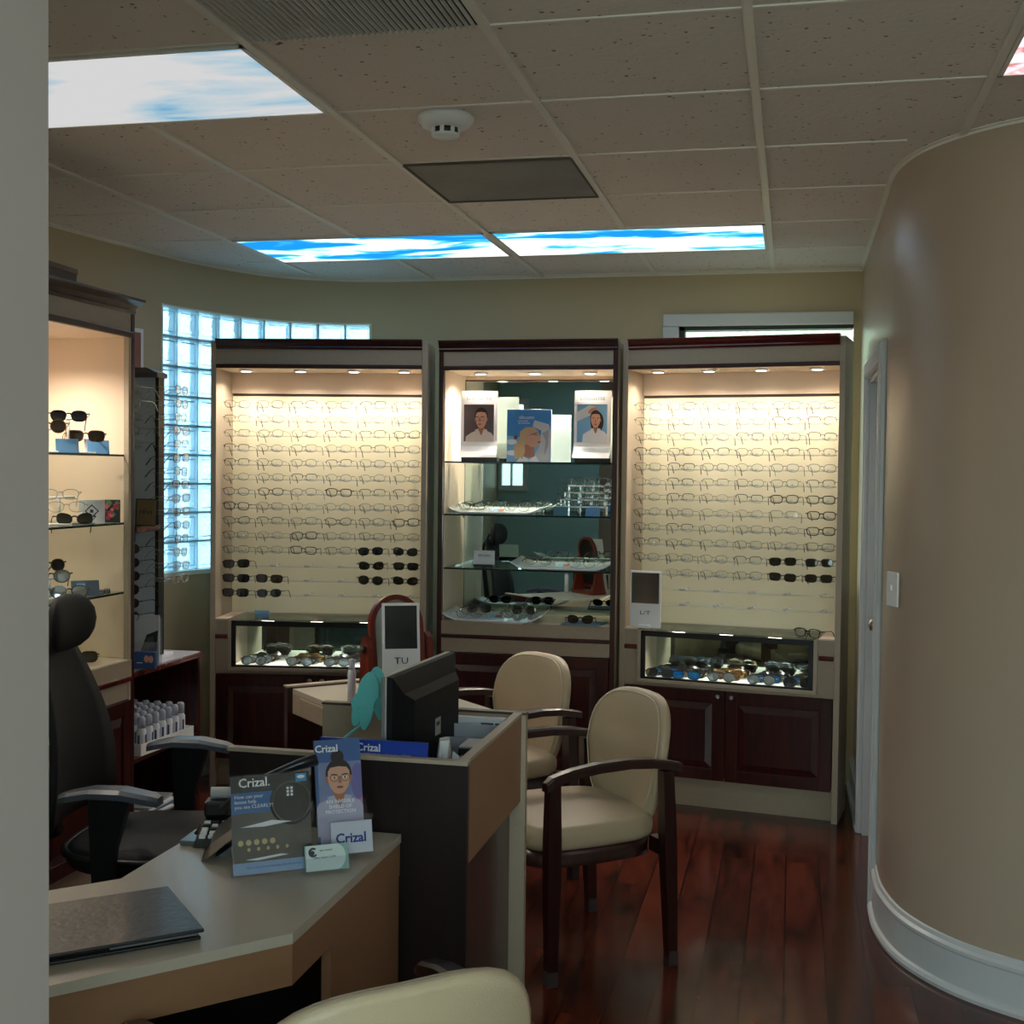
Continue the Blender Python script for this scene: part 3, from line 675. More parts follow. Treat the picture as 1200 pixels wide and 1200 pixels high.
fill(cab_L,1.085,'left',layL); fill(cab_R,1.050,'right',layR)
# sunglasses lying in the two showcases (folded look: temples run back)
def case_fill(cab,cols,side,z=.6175):
    n=0
    for ci,(x,items) in enumerate(cols):
        for ri,i in enumerate(items):
            y=.012+ri*.055; h=SUN[i][4]
            p=wpt(cab,x+.012*ri,y,z+h*.5*.86+.004+.0)
            folded(i,p,(R(-24),0,cab.rotation_euler.z+R(rnd.uniform(-6,6))),f'{SUN[i][6]} sunglasses, {ORD[ri]} back in {ORD[ci]} file inside the {side} showcase',f'sunglasses inside the {side} showcase')
case_fill(cab_L,[(.22,(6,6,0,2)),(.45,(6,0,8,2)),(.64,(6,2,0,0)),(.84,(1,0,6,2))],'left')
case_fill(cab_R,[(.20,(1,7,1,0)),(.33,(7,1,0,2)) ,(.50,(6,5,8,5)),(.69,(6,7,0,1)),(.86,(1,7,4,0))],'right')

# ================================================================= CENTRE CABINET CONTENTS
SKIN=mat('print_skin',(214,160,134),.6); SKIN2=mat('print_skin_shade',(170,112,92),.6); HAIRD=mat('print_dark_hair',(44,32,30),.6); HAIRB=mat('print_blonde_hair',(206,172,128),.6)
PBLUE=mat('print_sky_blue',(66,140,206),.5); PBLUE2=mat('print_pale_blue',(128,182,222),.5); PW=mat('print_white',(232,232,236),.5); PGREY=mat('print_brown_grey',(88,76,80),.5); INK=mat('print_ink',(60,62,70),.6); PLIP=mat('print_lip',(150,74,66),.5)
PCL=mat('print_shirt',(204,200,200),.5); PCL2=mat('print_shirt_fold',(168,164,168),.5)
def ell(cx,cz,rx,rz,a=0,n=22,a0=0,a1=360):
    o=[]; ca,sa=math.cos(R(a)),math.sin(R(a)); K=n if a1-a0>=360 else n+1
    for i in range(K):
        t=R(a0+(a1-a0)*i/n); x=rx*math.cos(t); z=rz*math.sin(t); o.append((cx+x*ca-z*sa,cz+x*sa+z*ca))
    return o
def draw(b,layers,W,H,y0=-.0004,step=.00012,M=None):
    """layers of flat printed shapes in 0..1 coordinates on a W x H picture, facing -y, origin bottom centre"""
    for k,(m,pts) in enumerate(layers):
        y=y0-step*k
        b.poly([((min(1,max(0,x))-.5)*W,y,min(1,max(0,z))*H) for x,z in pts],m,M)
def face(cx,cz,r,hair,glass=True,turn=0.0,hat=None,tilt=0,bun=False,shirt=PCL,long=False):
    k=[]
    ls=[]
    if long: ls.append((hair,ell(cx+.25*r,cz-.35*r,1.15*r,1.5*r,tilt)))
    ls.append((shirt,[(cx-2.3*r,cz-4*r),(cx-2.2*r,cz-2.1*r),(cx-1.5*r,cz-1.7*r),(cx-.6*r,cz-1.35*r),(cx+.6*r,cz-1.35*r),(cx+1.5*r,cz-1.7*r),(cx+2.2*r,cz-2.1*r),(cx+2.3*r,cz-4*r)]))
    ls.append((SKIN2,[(cx-.42*r,cz-.6*r),(cx-.5*r,cz-1.55*r),(cx,cz-1.95*r),(cx+.5*r,cz-1.55*r),(cx+.42*r,cz-.6*r)]))
    ls.append((shirt,[(cx-.9*r,cz-1.3*r),(cx-.4*r,cz-1.2*r),(cx-.05*r,cz-2.0*r),(cx-.5*r,cz-2.3*r)])); ls.append((shirt,[(cx+.9*r,cz-1.3*r),(cx+.4*r,cz-1.2*r),(cx+.05*r,cz-2.0*r),(cx+.5*r,cz-2.3*r)]))
    if bun: ls.append((hair,ell(cx-.05*r,cz+1.45*r,.48*r,.5*r)))
    ls.append((hair,ell(cx,cz+.30*r,.95*r,1.02*r,tilt)))
    ls.append((SKIN2,ell(cx-.84*r,cz-.1*r,.14*r,.24*r))); ls.append((SKIN2,ell(cx+.84*r,cz-.1*r,.14*r,.24*r)))
    ls.append((SKIN,[(cx-.78*r,cz+.45*r),(cx-.6*r,cz+.72*r),(cx,cz+.80*r),(cx+.6*r,cz+.72*r),(cx+.78*r,cz+.45*r),(cx+.80*r,cz-.1*r),(cx+.66*r,cz-.65*r),(cx+.34*r,cz-1.05*r),(cx,cz-1.15*r),(cx-.34*r,cz-1.05*r),(cx-.66*r,cz-.65*r),(cx-.80*r,cz-.1*r)]))
    t=turn*r
    for s in (-1,1):
        ls.append((HAIRD,[(cx+t+s*.18*r,cz+.24*r),(cx+t+s*.58*r,cz+.28*r),(cx+t+s*.62*r,cz+.20*r),(cx+t+s*.18*r,cz+.16*r)]))
        ls.append((PW,ell(cx+t+s*.38*r,cz+.02*r,.15*r,.07*r))); ls.append((HAIRD,ell(cx+t+s*.38*r,cz+.02*r,.07*r,.07*r)))
    ls.append((SKIN2,[(cx+t-.03*r,cz+.05*r),(cx+t+.06*r,cz+.05*r),(cx+t+.15*r,cz-.38*r),(cx+t-.13*r,cz-.38*r)]))
    ls.append((PLIP,ell(cx+t,cz-.66*r,.25*r,.085*r)))
    if glass:
        for s in (-1,1):
            o=ell(cx+t+s*.39*r,cz,.32*r,.27*r); q=ell(cx+t+s*.39*r,cz,.285*r,.235*r)
            for i in range(len(o)): j=(i+1)%len(o); ls.append((HAIRD,[o[i],o[j],q[j],q[i]]))
        ls.append((HAIRD,[(cx+t-.08*r,cz+.08*r),(cx+t+.08*r,cz+.08*r),(cx+t+.08*r,cz+.04*r),(cx+t-.08*r,cz+.04*r)]))
    return ls
FULL=[(0,0),(1,0),(1,1),(0,1)]
def scroll_stand(x,y,z,rz,label,flip,who):
    t=thing('poster_stand',label,'poster stand',(x,y,z),R(rz),'poster stands on the top glass shelf')
    b=MB(); b.box(-.092,.092,-.02,.075,0,.022,BLACK,b=.003); b.build('base',t)
    b=MB(); n=12; rs=[]; s=-1 if flip else 1
    for i in range(n+1):
        u=i/n; zz=.022+.335*u
        yy=-.02+.055*max(0,(.25-u)/.25)**2*-1 -.012*math.sin(u*PI)+.02*max(0,u-.85)
        sh=0
        rs.append([(-.093,yy,zz),(.093,yy,zz),(.093,yy+.004,zz),(-.093,yy+.004,zz)])
    b.rings(rs,WHITE,smooth=False); pn=b.build('panel',t)
    b=MB(); b.box(-.08,.08,-.040,-.036,.098,.29,PW)
    if who=='man':
        L=[(PGREY,FULL)]+face(.58,.62,.23,HAIRD,turn=-.22,shirt=mat('print_cream_shirt',(216,200,188),.5))
    else:
        L=[(PBLUE2,FULL),(PW,[(0,.55),(.55,.75),(.62,.95),(.4,.98),(0,.80)]),(SKIN,ell(.52,.84,.16,.07,20))]+face(.62,.60,.19,HAIRD,False,long=True,shirt=PW)
    draw(b,L,.152,.186,-.0402,M=T(0,0,.101)); b.build('photo',t)
    text('lettering','silhouette',.034,mat('silver_script',(150,152,156),.3,.6),t,(0,-.0355,.318),sx=.95)
    return t
scroll_stand(-1.555,6.15,1.6505,6,'white poster stand showing a man in glasses, left on top shelf',False,'man')
scroll_stand(-.972,6.15,1.6505,-3,'white poster stand showing a dark-haired woman, right on top shelf',True,'woman')
t=thing('poster','blue poster card of a blonde woman leaning back, between two white stands','poster',(-1.290,6.105,1.6505),R(1))
b=MB(); b.box(-.113,.113,-.003,.010,0,.262,PW,b=.001); b.build('board',t)
b=MB()
L=[(PBLUE,FULL),(PBLUE2,[(0,0),(1,0),(1,.42),(0,.5)]),(PW,ell(.10,.38,.13,.05)),(PW,ell(.12,.17,.14,.05)),
 (PCL,[(.55,0),(.98,0),(1,.55),(.95,.72),(.62,.80),(.58,.68),(.78,.60),(.74,.30)]),(PCL2,[(.80,.55),(.95,.62),(.93,.3),(.84,.1),(.88,.4)]),
 (HAIRB,[(.18,.05),(.16,.28),(.28,.42),(.30,.58),(.45,.67),(.62,.66),(.72,.58),(.60,.50),(.50,.40),(.46,.20),(.38,.08)]),
 (SKIN2,[(.36,.10),(.42,.34),(.62,.32),(.64,.08)]),(PW,[(.22,0),(.34,.12),(.50,.05),(.66,.12),(.74,0)]),
 (SKIN,[(.42,.36),(.40,.50),(.48,.60),(.60,.64),(.68,.60),(.74,.52),(.78,.46),(.74,.43),(.76,.36),(.70,.30),(.56,.28)]),
 (PLIP,[(.70,.385),(.765,.40),(.765,.37),(.71,.36)]),(HAIRD,[(.60,.535),(.70,.52),(.70,.51),(.60,.52)]),(HAIRD,[(.52,.52),(.70,.57),(.70,.56),(.52,.51)]),
 (HAIRB,[(.40,.36),(.30,.30),(.26,.12),(.36,.05),(.42,.2)]),(mat('print_red_brown',(120,60,60),.5),ell(.20,.47,.045,.04))]
draw(b,L,.224,.260,-.0032,M=T(0,0,.001)); b.build('photo',t)
text('lettering','silhouette',.026,PW,t,(-.012,-.0055,.222),sx=.75); text('lettering','LIGHTNESS\n    IN MOTION',.011,PW,t,(-.03,-.0055,.198),sx=1)
SC=mat('tray_ceramic',(226,230,230),.25,coat=.3)
def tray(x,y,z,rz,label,w=.50,d=.25):
    t=thing('display_tray',label,'tray',(x,y,z+.008),0,'white trays in the centre cabinet',rot=(R(4),0,R(rz)))
    b=MB(); b.box(-.16,.16,-d/2+.02,-d/2+.035,-.0065,-.0005,SC); b.box(-.16,.16,d/2-.035,d/2-.02,-.016,-.0005,SC); b.build('foot_rail',t)
    b=MB(); n=14; rs=[]
    for i in range(n+1):
        u=-1+2*i/n; X=u*w/2; up=.028*max(0,(abs(u)-.72)/.28)**1.4
        hd=d/2-.012*max(0,(abs(u)-.74)/.26)
        rs.append([(X,-hd,.004+up),(X,-hd+.012,up+.0),(X,hd-.012,up),(X,hd,.004+up),(X,hd,.010+up),(X,hd-.012,.006+up),(X,-hd+.012,.006+up),(X,-hd,.010+up)])
    b.rings(rs,SC,smooth=True); b.build('dish',t); return t
trays=[(-1.455,6.175,1.3885,-2,'white tray of clear-lensed glasses on the second glass shelf','second shelf'),(-1.105,6.115,1.1205,-2,'white tray of rimless glasses on the third glass shelf','third shelf'),(-1.44,6.075,.8585,-2,'white tray of glasses on the cabinet ledge, left of the grey mat','ledge')]
for k,(x,y,z,rz,lab,where) in enumerate(trays):
    tray(x,y,z,rz,lab)
    r2=random.Random(k+3); n=0
    for gx in (-.13,.105):
        for gy in (-.060,-.015,.030):
            i=[6,11,2,11,6,5][n%6] if k<2 else [11,6,2,0,2,10][n%6]
            yaw=R(180+r2.uniform(-8,8)); zz=z+.020+gy*.07+.0165
            glasses(i,(x+gx+r2.uniform(-.008,.008)+.0,y+gy-.0,zz),(R(r2.uniform(-14,-4)),0,R(r2.uniform(-8,8))),f'{STY[i][5]} glasses, {"left" if gx<0 else "right"} pile {ORD[(n%3)]} back, on the {where} tray','glasses on the white trays'); n+=1
    for m_,gx in ((0,-.13),(1,.105)):
        if k==2:
            folded(0 if m_==0 else 4,(x+gx+.02,y+.078,z+.044),(R(-6),0,R(5)),f'dark sunglasses behind the {"left" if m_==0 else "right"} pile on the ledge tray','sunglasses behind the ledge tray')
    t=thing('photo_card',f'small printed photo card lying on the {where} tray','card',(x-.005,y,z+.0175),R(-6),'photo cards on the trays')
    b=MB(); b.box(-.035,.035,-.025,.025,-.003,-.001,PW,RX(14)); b.box(-.032,.0,-.022,.022,-.001,-.0005,PBLUE2,RX(14)); b.box(0,.032,-.022,.022,-.001,-.0005,SKIN2,RX(14)); b.build('print',t)
t=thing('counter_mat','slate-blue mat on the ledge right of the white tray','mat',(-.985,6.02,.8585),R(-8)); b=MB(); b.box(-.10,.095,-.07,.09,0,.006,mat('slate_mat',(98,122,140),.5),b=.002); b.build('pad',t)
sunglasses(2,(-1.0,5.99,.886),(R(-30),0,R(4)),'black cat-eye sunglasses resting on the slate-blue mat','sunglasses on the mat')
t=thing('brand_card','small white card on a black foot, left on the third shelf','card',(-1.515,6.10,1.1205),R(2))
b=MB(); b.box(-.05,.05,-.02,.03,0,.012,BLACK,b=.002); b.build('foot',t)
b=MB(); b.box(-.054,.054,0,.003,.012,.082,PAPER,RX(-8)); b.build('card',t); text('lettering','silhouette',.016,INK,t,(0,-.001+.004,.058),(R(82),0,0),sx=1)
# acrylic riser with glasses, blue cards at its foot
t=thing('acrylic_riser','clear stepped riser stacked with glasses, right on the second shelf','display riser',(-1.015,6.16,1.3885),R(0))
for k in range(4):
    b=MB(); zz=.045+.034*k; yy=-.075+.045*k; hw=.125-.012*k
    b.box(-hw,hw,yy-.018,yy+.018,zz-.002,zz+.001,ACRYL); b.box(-hw,hw,yy-.020,yy-.0175,zz-.006,zz+.002,WHITE); 
    for sx in (-1,1): b.box(sx*hw-.002,sx*hw+.002,yy-.018,yy+.018,0,zz,ACRYL)
    b.build('step',t)
for k in range(4):
    for sx in (-1,1):
        i=[9,2,10,6][k]; 
        if k>=2 and False: continue
        glasses(i,(-1.015+sx*(.068-.003*k),6.16-.075+.045*k-.004,1.3885+.045+.034*k+.019),(R(-4),0,R(sx*5)),f'{STY[i][5]} glasses, {"left" if sx<0 else "right"} on {ORD[k]} step of the clear riser','glasses on the clear riser')
BLC=mat('blue_card',(88,138,182),.45); BLC2=mat('teal_card',(80,124,140),.45)
for x,m,lab in ((-1.115,BLC2,'teal card leaning at the left foot of the clear riser'),(-.955,BLC,'blue card leaning at the right foot of the clear riser')):
    t=thing('name_card',lab,'card',(x,6.045,1.3885),R(0),'blue name cards'); b=MB(); b.box(-.036,.036,0,.003,0,.044,m,RX(-18),b=.001); b.build('card',t)
    b=MB(); b.box(-.02,.02,.006,.03,0,.006,ACRYL); b.build('foot',t)
# standing mirror and loose glasses on the right showcase, blue card on the left one
p=wpt(cab_R,.125,.01,.8535)
t=thing('tabletop_mirror','white-framed upright mirror on the left end of the right showcase','mirror',p,R(-9))
b=MB(); b.box(-.078,.078,-.004,.006,0,.275,WHITE,b=.004); b.build('frame',t)
b=MB(); b.box(-.068,.068,-.0055,-.004,.118,.266,mat('grey_mirror_face',(128,124,116),.12,.85)); b.build('mirror_glass',t)
b=MB(); b.box(-.03,.03,-.03,.04,0,.016,WHITE,b=.003); b.build('foot',t)
text('lettering','L/T',.026,INK,t,(0,-.0046,.072),sx=1.5)
glasses(1,wpt(cab_R,.900,.00,.8535+.021),(R(0),0,R(-9-22)),'bold black glasses left open on the right end of the showcase glass','loose glasses')
p=wpt(cab_L,.235,.10,.8535)
t=thing('name_card','small blue card standing on the left showcase glass','card',p,R(9),'blue name cards'); b=MB(); b.box(-.036,.036,0,.003,0,.03,BLC,RX(-25),b=.001); b.build('card',t)
b=MB(); b.box(-.036,.036,.008,.011,0,.026,BLC,RX(25)); b.build('back_flap',t)
# ================================================================= SIDE CABINET CONTENTS (front faces +x)
RS=R(90)
def onshelf(i,x,y,z,rotz,label,sun=True,tilt=-10):
    f=sunglasses if sun else glasses
    h=(SUN[i][4] if sun else .034)
    return f(i,(x,y,z+h*.5+.004),(R(tilt),0,rotz),label,'glasses in the side cabinet')
def peg_stand(x,y,z,h,label,rz):
    t=thing('glasses_stand',label,'display stand',(x,y,z),rz,'white pedestal stands in the side cabinet')
    b=MB(); b.box(-.035,.035,-.03,.03,0,.006,WHITE,b=.002); b.build('base',t)
    b=MB(); b.tube([(0,0,.006),(0,.004,h)],.005,WHITE,n=8); b.tube([(-.055,.0,h),(.055,.0,h)],.004,WHITE,n=6); b.build('post',t)
FR45=R(38)
for x,y,h,lab,i in ((-2.60,4.12,.125,'white pedestal on the top shelf holding dark sunglasses, highest of three',0),(-2.62,4.02,.085,'white pedestal on the top shelf holding round brown sunglasses',8),(-2.58,4.20,.055,'low white pedestal at the far end of the top shelf',5)):
    peg_stand(x,y,1.6505,h,lab,FR45)
    sunglasses(i,(x+.02,y-.03,1.6505+h+.01),(R(-6),0,FR45),f'{SUN[i][6]} sunglasses on the {["high","middle","low"][[0,8,5].index(i)]} pedestal of the side cabinet top shelf','glasses in the side cabinet')
for x,y,lab in ((-2.55,4.24,'blue card at the foot of the top-shelf pedestals, right one'),(-2.56,4.05,'blue card at the foot of the top-shelf pedestals, left one')):
    t=thing('name_card',lab,'card',(x,y,1.6505),FR45,'blue name cards'); b=MB(); b.box(-.04,.04,0,.003,0,.055,BLC,RX(-20),b=.001); b.build('card',t)
    b=MB(); b.box(-.03,.03,.01,.035,0,.005,ACRYL); b.build('foot',t)
t=thing('logo_card','white folded card with a diamond emblem on the middle shelf','card',(-2.575,4.235,1.3885),R(32))
b=MB(); b.box(-.047,.047,0,.003,0,.088,PAPER,b=.001); b.build('card',t)
b=MB(); q=[(0,.020),(.026,.046),(0,.072),(-.026,.046)]; qi=[(0,.026),(.020,.046),(0,.066),(-.020,.046)]
for i in range(4): j=(i+1)%4; b.poly([(*q[i][:1],-.0006,q[i][1]),(q[j][0],-.0006,q[j][1]),(qi[j][0],-.0006,qi[j][1]),(qi[i][0],-.0006,qi[i][1])],INK)
b.box(-.006,.006,-.0008,-.0004,.040,.052,INK); b.build('emblem',t)
t=thing('floral_card','dark card printed with pink flowers beside the diamond card','card',(-2.545,4.318,1.3885),R(28))
b=MB(); b.box(-.035,.035,0,.003,0,.088,mat('floral_dark',(52,58,56),.6),b=.001)
FP_=[mat('petal_pink',(216,110,136),.6),mat('petal_red',(186,60,74),.6),mat('petal_leaf',(120,140,96),.6)]
rf=random.Random(2)
for k in range(16):
    cx,cz,r=rf.uniform(-.024,.024),rf.uniform(.010,.078),rf.uniform(.006,.011); pts=[]
    for i in range(15): a=2*PI*i/15; rr=r*(1+.3*math.cos(5*a)); pts.append((cx+rr*math.cos(a),-.0005-.0001*k,cz+rr*math.sin(a)))
    b.poly(pts,FP_[k%3])
b.build('card',t)
peg_stand(-2.60,4.06,1.3885,.10,'white pedestal on the middle shelf under white frames',FR45)
glasses(8,(-2.58,4.035,1.50),(R(-5),0,FR45),'clear plastic glasses at the top of the middle-shelf pedestal','glasses in the side cabinet')
glasses(8,(-2.57,4.06,1.455),(R(-5),0,FR45),'clear plastic glasses below the top pair on the middle-shelf pedestal','glasses in the side cabinet')
onshelf(2,-2.55,4.08,1.3885,FR45,'dark cat-eye sunglasses lying at the front of the middle shelf')
t=thing('name_card','blue card lying flat behind the middle-shelf sunglasses','card',(-2.57,4.17,1.3885),FR45,'blue name cards'); b=MB(); b.box(-.04,.04,-.02,.02,0,.003,BLC,RX(-6)); b.build('card',t)
peg_stand(-2.62,4.03,1.1205,.075,'white pedestal on the lowest glass shelf',FR45)
sunglasses(6,(-2.60,4.01,1.205),(R(-6),0,FR45),'silver mirrored sunglasses on the lowest-shelf pedestal','glasses in the side cabinet')
sunglasses(4,(-2.64,4.06,1.24),(R(-10),0,FR45+.5),'olive-lensed sunglasses behind the lowest-shelf pedestal pair','glasses in the side cabinet')
onshelf(6,-2.56,4.06,1.1205,FR45,'silver mirrored sunglasses at the foot of the lowest-shelf pedestal')
t=thing('photo_card','grey-blue photo card standing on the lowest glass shelf','card',(-2.56,4.17,1.1205),FR45); b=MB(); b.box(-.05,.05,0,.003,0,.062,mat('slate_photo',(92,104,122),.4),RX(-25),b=.001); b.box(-.03,.0,-.0008,0,.02,.05,PBLUE2,RX(-25)); b.build('card',t)
b=MB(); b.box(-.03,.03,.014,.034,0,.005,ACRYL); b.build('foot',t)
for k in range(2):
    t=thing('tiny_figurine',f'tiny chrome block, {"left" if k==0 else "right"} of the pair near the shelf end','ornament',(-2.535,4.235+.04*k,1.1205),FR45,'chrome blocks on the lowest glass shelf')
    b=MB(); b.box(-.012,.012,-.01,.01,0,.02,CHROME,b=.004); b.build('block',t)
for i,x,y,a,lab in ((1,-2.66,4.02,.2,'black wraparound sunglasses at the back of the side cabinet ledge'),(6,-2.60,4.10,.9,'silver mirrored sunglasses in the middle of the side cabinet ledge'),(5,-2.62,4.22,.6,'brown wraparound sunglasses at the far end of the side cabinet ledge')):
    onshelf(i,x,y,.8585,a,lab,tilt=-18)

# ================================================================= SIDE COUNTER AND TOWER
t=thing('side_counter','low mahogany shelf unit with white top between the side and left cabinets','shelf unit',(-2.68,4.44,0))
b=MB(); D_=.40
b.box(-D_,0,0,.02,0,.72,DARK); b.box(-D_,0,.87,.89,0,.72,DARK); b.box(-D_,-D_+.012,0,.89,0,.72,DARK)
b.box(-D_,0,.02,.87,.06,.08,DARK); b.box(-D_,0,.02,.87,.355,.372,DARK); b.box(-.02,0,.02,.87,0,.06,DARK); b.build('carcass',t)
b=MB(); b.box(-D_,.01,-.005,.90,.72,.745,CRIM,b=.004); b.box(-D_,.0,.0,.893,.7452,.748,mat('white_worktop',(196,190,200),.3,coat=.3)); b.build('top',t)
# tower display
t=thing('tower_display','tall eyewear tower with light grey panels standing on the side counter','display tower',(-2.90,5.06,.748))
b=MB(); PAN=mat('tower_panel',(196,206,216),.3,coat=.3)
b.box(-.15,.165,-.12,.12,0,.02,WHITE,b=.004); b.build('base',t)
b=MB(); b.box(-.14,.15,-.022,.022,.02,1.25,PAN); b.build('panel',t)
b=MB()
b.box(.150,.166,-.026,.026,.02,1.25,BLACK); b.box(-.152,-.14,-.026,.026,.02,1.25,BLACK); b.build('edge_rail',t)
b=MB(); b.rings([[(-.16,-.045,1.25),(.17,-.045,1.25),(.17,.045,1.25),(-.16,.045,1.25)],[(-.16,-.045,1.27),(.17,-.045,1.27),(.17,.045,1.27),(-.16,.045,1.27)],[(-.12,-.03,1.295),(.11,-.03,1.295),(.11,.03,1.295),(-.12,.03,1.295)]],mat('tower_cap',(96,90,88),.4),smooth=False); b.build('cap',t)
b=MB(); b.box(-.15,.172,-.22,-.02,.575,.60,CRIM,b=.003); b.box(-.02,.160,-.215,-.21,.535,.575,mat('slate_label',(60,64,84),.4)); b.build('ledge',t)
b=MB()
for k in range(15):
    z=1.195-.0595*k; b.box(.150,.262,.035,.041,z-.012,z-.006,ACRYL)
    b.box(.150,.262,-.041,-.035,z-.012,z-.006,ACRYL)
b.build('arm',t)
b=MB()
for k in range(5):
    z=1.19-.0595*k; b.box(-.10,.14,-.142,-.136,z-.012,z-.006,ACRYL); b.box(.08,.09,-.14,-.02,z-.012,z-.006,ACRYL)
for k in range(6):
    z=.50-.0585*k; b.box(-.02,.14,-.142,-.136,z-.012,z-.006,ACRYL); b.box(.08,.09,-.14,-.02,z-.012,z-.006,ACRYL)
b.build('front_arm',t)
r3=random.Random(5)
for k in range(15):
    z=.748+1.195-.0595*k; i=[8,8,2,8,6,0,0,5,8,8,11,2,8,8,8][k]
    glasses(i,(-2.90+.262,5.06+r3.uniform(-.006,.006),z),(R(2),R(r3.uniform(-3,3)),R(90)+R(r3.uniform(-7,7))),f'{STY[i][5]} glasses on the window side of the tower, {ORD[k]} from top','glasses on the window side of the tower')
for k in range(5):
    z=.748+1.19-.0595*k; i=[8,8,6,0,11][k]
    glasses(i,(-2.90+.088,5.06-.160,z),(R(2),0,R(r3.uniform(-8,8))),f'{STY[i][5]} glasses on the camera side of the tower, {ORD[k]} from top','glasses on the camera side of the tower')
for k in range(6):
    z=.748+.50-.0585*k; i=[2,0,0,4,0,2][k]
    sunglasses(i,(-2.90+.088,5.06-.160,z),(R(2),0,R(r3.uniform(-10,-2))),f'{SUN[i][6]} sunglasses on the lower tower front, {ORD[k]} from top','sunglasses on the lower tower front')
t=thing('brand_plaque','gold plaque lettered reva on the tower ledge','plaque',(-2.712,4.885,1.349),R(-4))
b=MB(); b.box(-.054,.048,0,.004,0,.118,mat('plaque_edge',(40,34,28),.4),RX(-4)); b.box(-.047,.046,-.002,0,.005,.114,mat('plaque_gold',(156,140,110),.35,.5),RX(-4)); b.build('plate',t)
text('lettering','rēva',.034,mat('plaque_ink',(62,50,40),.4),t,(0,.0010,.062),(R(86),0,0))
# leaflet holders at the tower foot
t=thing('leaflet_holder','clear leaflet holder with glasses photo leaflet at the tower foot','leaflet holder',(-2.715,4.90,.7485),R(8))
b=MB(); b.box(-.06,.06,-.02,-.017,0,.10,ACRYL); b.box(-.06,.06,.017,.02,0,.20,ACRYL); b.box(-.06,.06,-.02,.02,0,.003,ACRYL); b.build('pocket',t)
b=MB(); b.box(-.055,.055,.0,.008,.004,.215,mat('leaflet_grey',(190,196,200),.5)); b.poly([(-.03,-.0006,.05),(.045,-.0006,.06),(.05,-.0006,.15),(.0,-.0006,.13)],BLACK); b.poly([(-.01,-.0009,.07),(.035,-.0009,.075),(.03,-.0009,.125),(.0,-.0009,.115)],mat('leaflet_shade',(70,72,76),.4)); b.build('leaflet',t)
t=thing('blue_leaflet','small blue leaflet box with two faces on the side counter','leaflet box',(-2.665,4.80,.7485),R(8))
b=MB(); b.box(-.045,.045,-.012,.012,0,.072,mat('leaflet_blue',(34,74,128),.4),b=.001)
draw(b,[(SKIN,ell(.60,.62,.12,.22)),(SKIN,ell(.82,.60,.12,.22)),(PW,[(.12,.35),(.40,.35),(.40,.40),(.12,.40)])],.088,.07,-.0125); b.build('box',t)
t=thing('leaflet_holder','clear holder with pink and blue face leaflet beside the tower','leaflet holder',(-2.83,4.86,.7485),R(0))
b=MB(); b.box(-.07,.07,-.016,-.013,0,.10,ACRYL); b.box(-.07,.07,.013,.016,0,.17,ACRYL); b.build('pocket',t)
b=MB(); b.box(-.065,.065,0,.006,.004,.18,mat('leaflet_pink',(188,150,180),.5)); draw(b,[(SKIN,ell(.35,.55,.24,.26)),(PBLUE,[(.62,0),(1,0),(1,.5),(.62,.5)])],.13,.18,-.0006); b.build('leaflet',t)
# lens-cleaner bottles in a tray
t=thing('bottle_tray','clear and white tray full of spray bottles on the counter shelf','tray',(-2.83,5.02,.3725),R(-4))
b=MB()
for q in ((-.16,.16,-.21,.21,0,.004),(-.16,.16,-.212,-.208,0,.05),(-.16,.16,.208,.212,0,.05),(.157,.161,-.21,.21,0,.05),(-.161,-.157,-.21,.21,0,.05)): b.box(*q,WHITE)
b.build('tray',t)
BOT=mat('bottle_white',(222,224,232),.35); CAPM=clear('bottle_cap',(230,234,244),.12,.1,(220,224,236),.55)
bt=None
for r in range(7):
    for c in range(5):
        loc=(-2.83+.122-c*.058+.02*0,5.02-.178+r*.0585,.3770)
        if bt is None:
            bt=thing('spray_bottle','white lens-cleaner spray bottle in the counter tray','bottle',loc,0,'lens-cleaner bottles in the tray')
            b=MB(); b.lathe([(0,0),(.020,.0),(.021,.01),(.021,.095),(.015,.108),(.012,.112),(0,.112)],BOT,n=14); bo=b.build('body',bt)
            b=MB(); b.box(-.004,.004,-.0218,-.0200,.03,.08,mat('bottle_print',(70,76,110),.5)); b.box(.0200,.0218,-.004,.004,.03,.08,MC['bottle_print']); b.build('label_print',bo)
            b=MB(); b.lathe([(0,.108),(.0175,.108),(.0175,.148),(.012,.156),(0,.158)],CAPM,n=14); b.build('cap',bt)
        else: dup(bt,loc,(0,0,rnd.uniform(-1,1)),bt['label'])
for k,(m,w) in enumerate(((PAPER,.20),(mat('mag_blue',(90,120,150),.4),.19),(PAPER,.20),(mat('mag_grey',(150,150,150),.4),.18))):
    t=thing('magazine',f'magazine {["at the bottom","second from the bottom","third from the bottom","on top"][k]} of the stack under the side counter','magazine',(-2.80,4.98+.01*k,.0805+.012*k),R(4*k-6),'magazines under the side counter')
    b=MB(); b.box(-w/2,w/2,-.135,.135,0,.010,m,b=.001); b.build('pages',t)
t=thing('wall_frame','thin white-framed notice high on the left wall behind the side cabinet','picture frame',(-3.098,5.42,2.14),R(78)); 
b=MB(); b.box(-.10,.10,0,.012,-.11,.13,WHITE,b=.002); b.build('frame',t); b=MB(); b.box(-.08,.08,-.001,0,-.09,.11,mat('notice_red',(150,90,80),.6)); b.build('print',t)

